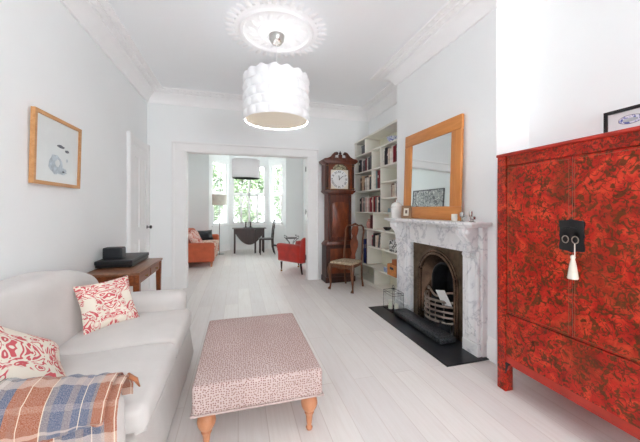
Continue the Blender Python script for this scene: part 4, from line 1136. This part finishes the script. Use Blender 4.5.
# local: +x forward
lm = dict(world=False)
B().prism([(-.2, -.175), (.2, -.22), (.215, -.15), (.215, .15), (.2, .22), (-.2, .175)], .38, .425, 'Z', .005).build('seat_rail', M['chairwood'], ch, **lm)
def seatf(q):
    u = q.x / .22; v = q.y / .22; q.z += .012 * max(0, 1 - u * u) * max(0, 1 - v * v); 
    if q.x < 0: q.y *= 1 + .18 * q.x / .2
    return q
B().rbox((-.19, -.205, .42), (.205, .205, .455), .016, seatf, 8).build('seat', M['seatweave'], ch, **lm)
for s_ in (-1, 1):
    y = s_ * .205
    B().tube([(.185, y, .41), (.20, y * 1.02, .34), (.205, y * 1.03, .28), (.19, y, .18), (.178, y * .98, .10), (.185, y, .05), (.205, y * 1.02, .022), (.215, y * 1.03, .008)], [.03, .034, .03, .021, .015, .014, .024, .026], 10).build('leg', M['chairwood'], ch, **lm)
    y = s_ * .165
    B().tube([(-.19, y, .42), (-.20, y, .3), (-.215, y * .98, .15), (-.245, y * 1.0, .012)], [.019, .018, .016, .017], 8).build('leg', M['chairwood'], ch, **lm)
    B().tube([(-.19, y, .40), (-.205, y * 1.04, .6), (-.235, y * .98, .78), (-.255, y * 1.06, .93), (-.27, y * .93, 1.0)], [.019, .017, .015, .016, .018], 8).build('back_upright', M['chairwood'], ch, **lm)
    ear = [(.20, s_ * .20, .385), (.2, s_ * .14, .36), (.205, s_ * .12, .385)]
B().tube([(-.27, -.155, .995), (-.278, -.12, 1.025), (-.282, -.06, 1.02), (-.285, 0, 1.045), (-.282, .06, 1.02), (-.278, .12, 1.025), (-.27, .155, .995)], [.016, .02, .019, .03, .019, .02, .016], 8, flat=.7).build('crest_rail', M['chairwood'], ch, **lm)
spl = [(.045, .44), (.05, .48), (.03, .53), (.05, .60), (.075, .68), (.07, .75), (.045, .80), (.04, .84), (.06, .9), (.065, .95), (.05, 1.01)]
sp_ = B()
rows = []
def splat(u, v):
    t = v * (len(spl) - 1); i = min(int(t), len(spl) - 2); f = t - i
    w = spl[i][0] * (1 - f) + spl[i + 1][0] * f; z = spl[i][1] * (1 - f) + spl[i + 1][1] * f
    return (-.185 - .11 * (z - .44) / .6 - .012 * math.sin((z - .44) * 10), (2 * u - 1) * w, z)
sp_.grid(splat, 6, 24, .012).build('splat', M['mahog_r'], ch, **lm)
B().prism([(-.2, .36), (-.1, .385), (.1, .385), (.2, .36), (.2, .35), (.08, .365), (0, .345), (-.08, .365), (-.2, .35)], .195, .212, 'X').build('front_apron', M['chairwood'], ch, **lm)

# ------------------------------------------------------------------ far room
os_ = thing('sofa', 'terracotta orange sofa in the far room with floral seat cushions', 'sofa', (-.93, 7.88, 0))
B().rbox((-1.36, 7.02, .11), (-.54, 8.73, .34), .03, None, 6).build('base', M['orange'], os_)
B().rbox((-1.37, 7.02, .2), (-1.12, 8.73, .78), .07, None, 6).build('back', M['orange'], os_)
for y0, y1 in ((7.0, 7.17), (8.58, 8.75)): B().rbox((-1.36, y0, .11), (-.52, y1, .54 if y0 < 8 else .60), .05, None, 6).build('arm', M['orange'], os_)
for y0, y1 in ((7.18, 7.87), (7.88, 8.57)):
    lo, hi = (-1.14, y0, .33), (-.50, y1, .46)
    B().rbox(lo, hi, .04, puff(lo, hi, .02), 6).build('seat_cushion', M['floral'], os_)
B().box((-.538, 7.18, .13), (-.53, 8.57, .34)).build('front_valance', M['floral'], os_)
for x in (-1.3, -.58):
    for y in (7.07, 8.68): B().prism([(x - .03, .11), (x + .03, .11), (x + .015, 0), (x - .02, 0)], y - .02, y + .02, 'Y').build('leg', M['legwood'], os_)
cushion('cushion', 'pink patterned cushion nearest the near arm of the orange sofa', 'cushion', (-1.0, 7.40, .62), .40, .38, .12, (.8, -.35, .5), .2, M['pinkstripe'], 'pink cushions on the orange sofa')
cushion('cushion', 'pink patterned cushion between the near one and the black cushion', 'cushion', (-1.0, 7.80, .62), .38, .38, .12, (.85, -.2, .5), -.15, M['pinkstripe'], 'pink cushions on the orange sofa')
cushion('cushion', 'black oblong satin cushion at the far arm of the orange sofa', 'cushion', (-.86, 8.40, .60), .46, .28, .12, (.5, -.8, .3), 0, M['blackc'])
fl = thing('floor_lamp', 'slim floor lamp with cream drum shade beside the left bay window', 'lamp', (-.52, 8.93, 0))
B().lathe([(0, 0), (.13, 0), (.13, .015), (.02, .03), (0, .03)], (-.52, 8.93, 0), 24).build('base', M['silver'], fl)
B().tube([(-.52, 8.93, .02), (-.52, 8.93, 1.62)], .012, 8).build('pole', M['silver'], fl)
B().lathe([(.20, 1.41), (.20, 1.71), (.196, 1.71), (.196, 1.41)], (-.52, 8.93, 0), 32).build('lamp_shade', M['lampcream'], fl, solid=False)
B().lathe([(0, 1.55), (.03, 1.57), (.03, 1.62), (0, 1.65)], (-.52, 8.93, 0), 12).build('bulb', M['ceramic'], fl)
gp = thing('pendant_lamp', 'grey drum pendant lamp hanging before the bay window', 'lamp', (.17, 6.8, 1.98))
B().lathe([(.30, 1.985), (.30, 2.39), (.294, 2.39), (.294, 1.985)], (.17, 6.8, 0), 40).build('lamp_shade', M['grey_shade'], gp, solid=False)
B().tube([(.17, 6.8, FZ), (.17, 6.8, 2.3)], .003, 6).build('cable', M['gloss'], gp)
B().lathe([(0, FZ - .03), (.05, FZ - .025), (.05, FZ)], (.17, 6.8, 0), 20).build('ceiling_cup', M['silver'], gp)
B().lathe([(0, 2.12), (.03, 2.15), (.03, 2.2), (.015, 2.25), (.015, 2.3), (0, 2.3)], (.17, 6.8, 0), 12).build('bulb', M['ceramic'], gp)
sps = B()
for k in range(3):
    a = 2 * PI * k / 3; sps.tube([(.17, 6.8, 2.31), (.17 + .297 * math.cos(a), 6.8 + .297 * math.sin(a), 2.31)], .003, 5)
sps.build('shade_spider', M['silver'], gp)
# big grey print on the far room's left wall, seen in the mirror
frame_x('framed_print', 'wide grey leaf print on the far room wall, seen in the mantel mirror', 'picture', XL + .004, 6.95, 8.45, 1.36, 2.12, .03, .03, (bookmat((96, 98, 102)), M['monoart']), 1)

# drop-leaf table
dt = thing('drop_leaf_table', 'dark drop-leaf table with rounded leaf hanging before the bay window', 'table', (.32, 9.12, 0))
B().box((-.17, 8.93, .715), (.81, 9.33, .735), .004).build('tabletop', M['darkwood'], dt)
lf = [(-.12 + .88 * (i / 18), .71 - .46 * math.sin(PI * i / 18) ** .7) for i in range(19)]
B().prism(lf, 8.905, 8.925, 'Y').build('leaf', M['darkwood'], dt); B().prism(lf, 9.335, 9.355, 'Y').build('leaf', M['darkwood'], dt)
B().box((-.08, 8.98, .61), (.72, 9.28, .715)).build('apron', M['darkwood'], dt)
for x in (-.10, .73):
    for y in (8.96, 9.29): B().box((x - .025, y - .025, 0), (x + .025, y + .025, .715), .004).build('leg', M['darkwood'], dt)
B().box((.46, 8.84, 0), (.51, 8.89, .70), .004).box((.46, 8.84, .66), (.51, 8.97, .70), .003).build('gate_leg', M['darkwood'], dt)
for i, (x, lb) in enumerate(((.22, 'dark pepper mill, left of the pair on the drop-leaf table'), (.36, 'dark pepper mill, right of the pair on the drop-leaf table'))):
    q = B().lathe([(0, 0), (.03, 0), (.032, .02), (.018, .06), (.026, .1), (.014, .12), (.022, .14), (.024, .16), (0, .18)], (0, 0, 0), 14)
    o = tag(q.build('pepper_mill', M['darkwood']), lb, 'mill', 'mills on the drop-leaf table'); o.location = (x, 9.08, .752)
o = recentre(tag(B().box((.15, 9.0, .7355), (.43, 9.16, .752), .004).build('tray', M['blackm']), 'small dark tray under the two mills on the drop-leaf table', 'tray'))
# dining chair
dc = thing('dining_chair', 'dark wooden chair turned sideways at the drop-leaf table', 'chair', (.78, 8.66, 0), PI)
B().box((-.2, -.2, .42), (.2, .2, .455), .01, 2).build('seat', M['darkwood'], dc, world=False)
for s_ in (-1, 1):
    B().tube([(.17, s_ * .17, .42), (.175, s_ * .175, 0)], [.02, .014], 8).build('leg', M['darkwood'], dc, world=False)
    B().tube([(-.18, s_ * .17, .44), (-.19, s_ * .17, .2), (-.24, s_ * .175, 0)], [.02, .018, .014], 8).build('leg', M['darkwood'], dc, world=False)
    B().tube([(-.18, s_ * .17, .44), (-.2, s_ * .17, .7), (-.25, s_ * .17, 1.0)], [.02, .017, .014], 8).build('back_upright', M['darkwood'], dc, world=False)
for z in (.62, .78, .95): B().box((-.2 - .05 * (z - .6) / .35 - .012, -.17, z - .025), (-.2 - .05 * (z - .6) / .35 + .006, .17, z + .03), .004).build('back_rail', M['darkwood'], dc, world=False)

# red armchair
fw = Vector((-.8, .6)); ra = thing('armchair', 'red upholstered armchair on castors just inside the wide opening', 'armchair', (1.24, 6.085, 0), math.atan2(.809, -.588))
def rw(b_, n_, m_=None, **k): return b_.build(n_, m_ or M['red'], ra, world=False, **k)
rw(B().rbox((-.33, -.32, .23), (.33, .32, .38), .03, None, 6), 'base')
rw(B().rbox((-.20, -.2, .36), (.35, .2, .47), .04, None, 6), 'seat_cushion')
def bk(q): q.x -= .12 * max(0, q.z - .3) / .5; return q
rw(B().rbox((-.36, -.32, .22), (-.2, .32, .74), .07, bk, 6), 'backrest')
for s_ in (-1, 1):
    def af(q, s_=s_):
        if q.z > .45: q.y += s_ * .02
        return q
    rw(B().rbox((-.30, min(s_ * .2, s_ * .34), .23), (.33, max(s_ * .2, s_ * .34), .595), .065, af, 6), 'arm')
    rw(B().lathe([(0, 0), (.05, 0), (.055, .006), (.03, .012), (0, .014)], (.33, s_ * .285, .53), 16, 'X'), 'arm_scroll')
    rw(B().tube([(.27, s_ * .26, .21), (.27, s_ * .26, .05)], [.024, .013], 8), 'leg', M['mahog_d'])
    rw(B().lathe([(0, -.012), (.02, -.01), (.02, .01), (0, .012)], (.27, s_ * .26, .022), 12, 'Y'), 'castor', M['brass'])
    rw(B().tube([(-.27, s_ * .26, .22), (-.31, s_ * .26, .01)], [.024, .014], 8), 'leg', M['mahog_d'])

# wrought iron stand
it = thing('iron_table', 'small black wrought-iron scroll table behind the red armchair', 'table', (1.36, 7.75, 0))
B().lathe([(.15, .52), (.16, .53), (.15, .54), (0, .54), (0, .52)], (1.36, 7.75, 0), 24).build('tabletop', M['blackm'], it)
ir = B()
for k in range(4):
    a = 2 * PI * k / 4 + PI / 4; cc, ss = math.cos(a), math.sin(a)
    ir.tube([(1.36 + r * cc, 7.75 + r * ss, z) for r, z in ((.22, .0), (.14, .06), (.04, .25), (.08, .42), (.17, .5), (.23, .54), (.24, .58), (.21, .60), (.19, .575))], .008, 6)
ir.build('scroll_leg', M['blackm'], it)
vn = Vector((BR - CR_, BYM - BYW, 0)).normalized(); mid = Vector((CR_, BYW, 0)) + vn * .42
vg = B(); a = math.atan2(vn.y, vn.x); Mv = Matrix.Translation((mid.x, mid.y, .14)) @ Matrix.Rotation(a, 4, 'Z')
vg.box((-.1, -.034, -.025), (.1, -.022, .03), .002, M_=Mv)
for k in range(4): vg.box((-.09, -.038, -.018 + k * .012), (.09, -.033, -.013 + k * .012), M_=Mv)
recentre(tag(vg.build('air_vent', M['soot']), 'small dark air vent low on the bay wall right of the table', 'vent'))

# ------------------------------------------------------------------ outside
struct(B().box((-12, 10.4, -.6), (14, 30, -.5)).box((-12, -20, -.6), (14, YN - .35, -.5)).build('ground', M['ground']))
def tree(x, y, r, h, label, seed):
    t = thing('garden_tree', label, 'tree', (x, y, -.5)); rr = random.Random(seed)
    B().tube([(x, y, -.5), (x + .05, y, .5), (x - .03, y, h * .55)], [.09, .07, .04], 8).build('trunk', M['bark'], t)
    q = B()
    for _ in range(2600):
        a = rr.uniform(0, 2 * PI); cz = rr.uniform(-1, 1); s_ = rr.uniform(.35, 1) ** .5; rad = math.sqrt(1 - cz * cz)
        p = Vector((x + r * s_ * rad * math.cos(a), y + r * .7 * s_ * rad * math.sin(a), h * .6 + cz * s_ * h * .45))
        d1 = Vector((rr.uniform(-1, 1), rr.uniform(-1, 1), rr.uniform(-1, 1))).normalized() * .09; d2 = d1.cross(Vector((rr.uniform(-1, 1), rr.uniform(-1, 1), 1))).normalized() * .05
        q._f([q.bm.verts.new(p - d1), q.bm.verts.new(p + d2), q.bm.verts.new(p + d1), q.bm.verts.new(p - d2)])
    q.build('foliage', M['foliage'], t, solid=False)
tree(-1.35, 13.6, .85, 3.4, 'leafy tree outside the left bay window', 1)
tree(.45, 13.2, .85, 3.2, 'leafy tree outside the centre bay window', 2)
tree(2.2, 13.8, .8, 3.4, 'leafy tree outside the right bay window', 3)

# ------------------------------------------------------------------ light
w = bpy.data.worlds.new('sky'); bpy.context.scene.world = w; w.use_nodes = True
bg = w.node_tree.nodes['Background']; bg.inputs['Color'].default_value = (.985, .99, 1.0, 1); bg.inputs['Strength'].default_value = 1.0
def area(name, loc, rot, sx, sy, power, col=(1, 1, 1), portal=False):
    l = bpy.data.lights.new(name, 'AREA'); l.shape = 'RECTANGLE'; l.size = sx; l.size_y = sy; l.energy = power; l.color = col
    if portal: l.cycles.is_portal = True
    o = bpy.data.objects.new(name, l); C.objects.link(o); o.location = loc; o.rotation_euler = rot; return o
# fill lamp added inside the near window, tilted up to bounce off the ceiling
area('fill_near_window', ((NX0 + NX1) / 2, YN + .6, (NZ0 + NZ1) / 2), (PI / 2 + .75, 0, .35), NX1 - NX0 - .1, NZ1 - NZ0 - .1, 8.8, (.97, .985, 1))
# portals on the bay windows
area('bay_portal_centre', ((CL_ + CR_) / 2, BYW + .14, 1.77), (-PI / 2, 0, 0), 1.1, 1.95, 1, portal=True)
def point(name, loc, r, e, col):
    l = bpy.data.lights.new(name, 'POINT'); l.energy = e; l.shadow_soft_size = r; l.color = col
    o = bpy.data.objects.new(name, l); C.objects.link(o); o.location = loc
point('pendant_fill_light', (PX, PY, 2.44), .1, 4, (1, .985, .965))  # fill light added inside the pendant, which itself is unlit
point('far_pendant_fill_light', (.17, 6.8, 2.15), .1, 1.3, (1, .985, .965))  # added fill to brighten the far room, set inside the grey shade
s = bpy.data.lights.new('soft_sun', 'SUN'); s.energy = .35; s.angle = math.radians(50); s.color = (.97, .99, 1)
so_ = bpy.data.objects.new('soft_sun', s); C.objects.link(so_); so_.rotation_euler = (math.radians(-48), 0, math.radians(-6)); so_.location = (0, 14, 8)

sc = bpy.context.scene
sc.view_settings.view_transform = 'Standard'; sc.view_settings.look = 'None'; sc.view_settings.exposure = 3.17; sc.view_settings.gamma = 1
sc.cycles.use_denoising = True; sc.cycles.max_bounces = 24; sc.cycles.diffuse_bounces = 20; sc.cycles.sample_clamp_indirect = 6
sc.cycles.caustics_reflective = False; sc.cycles.caustics_refractive = False
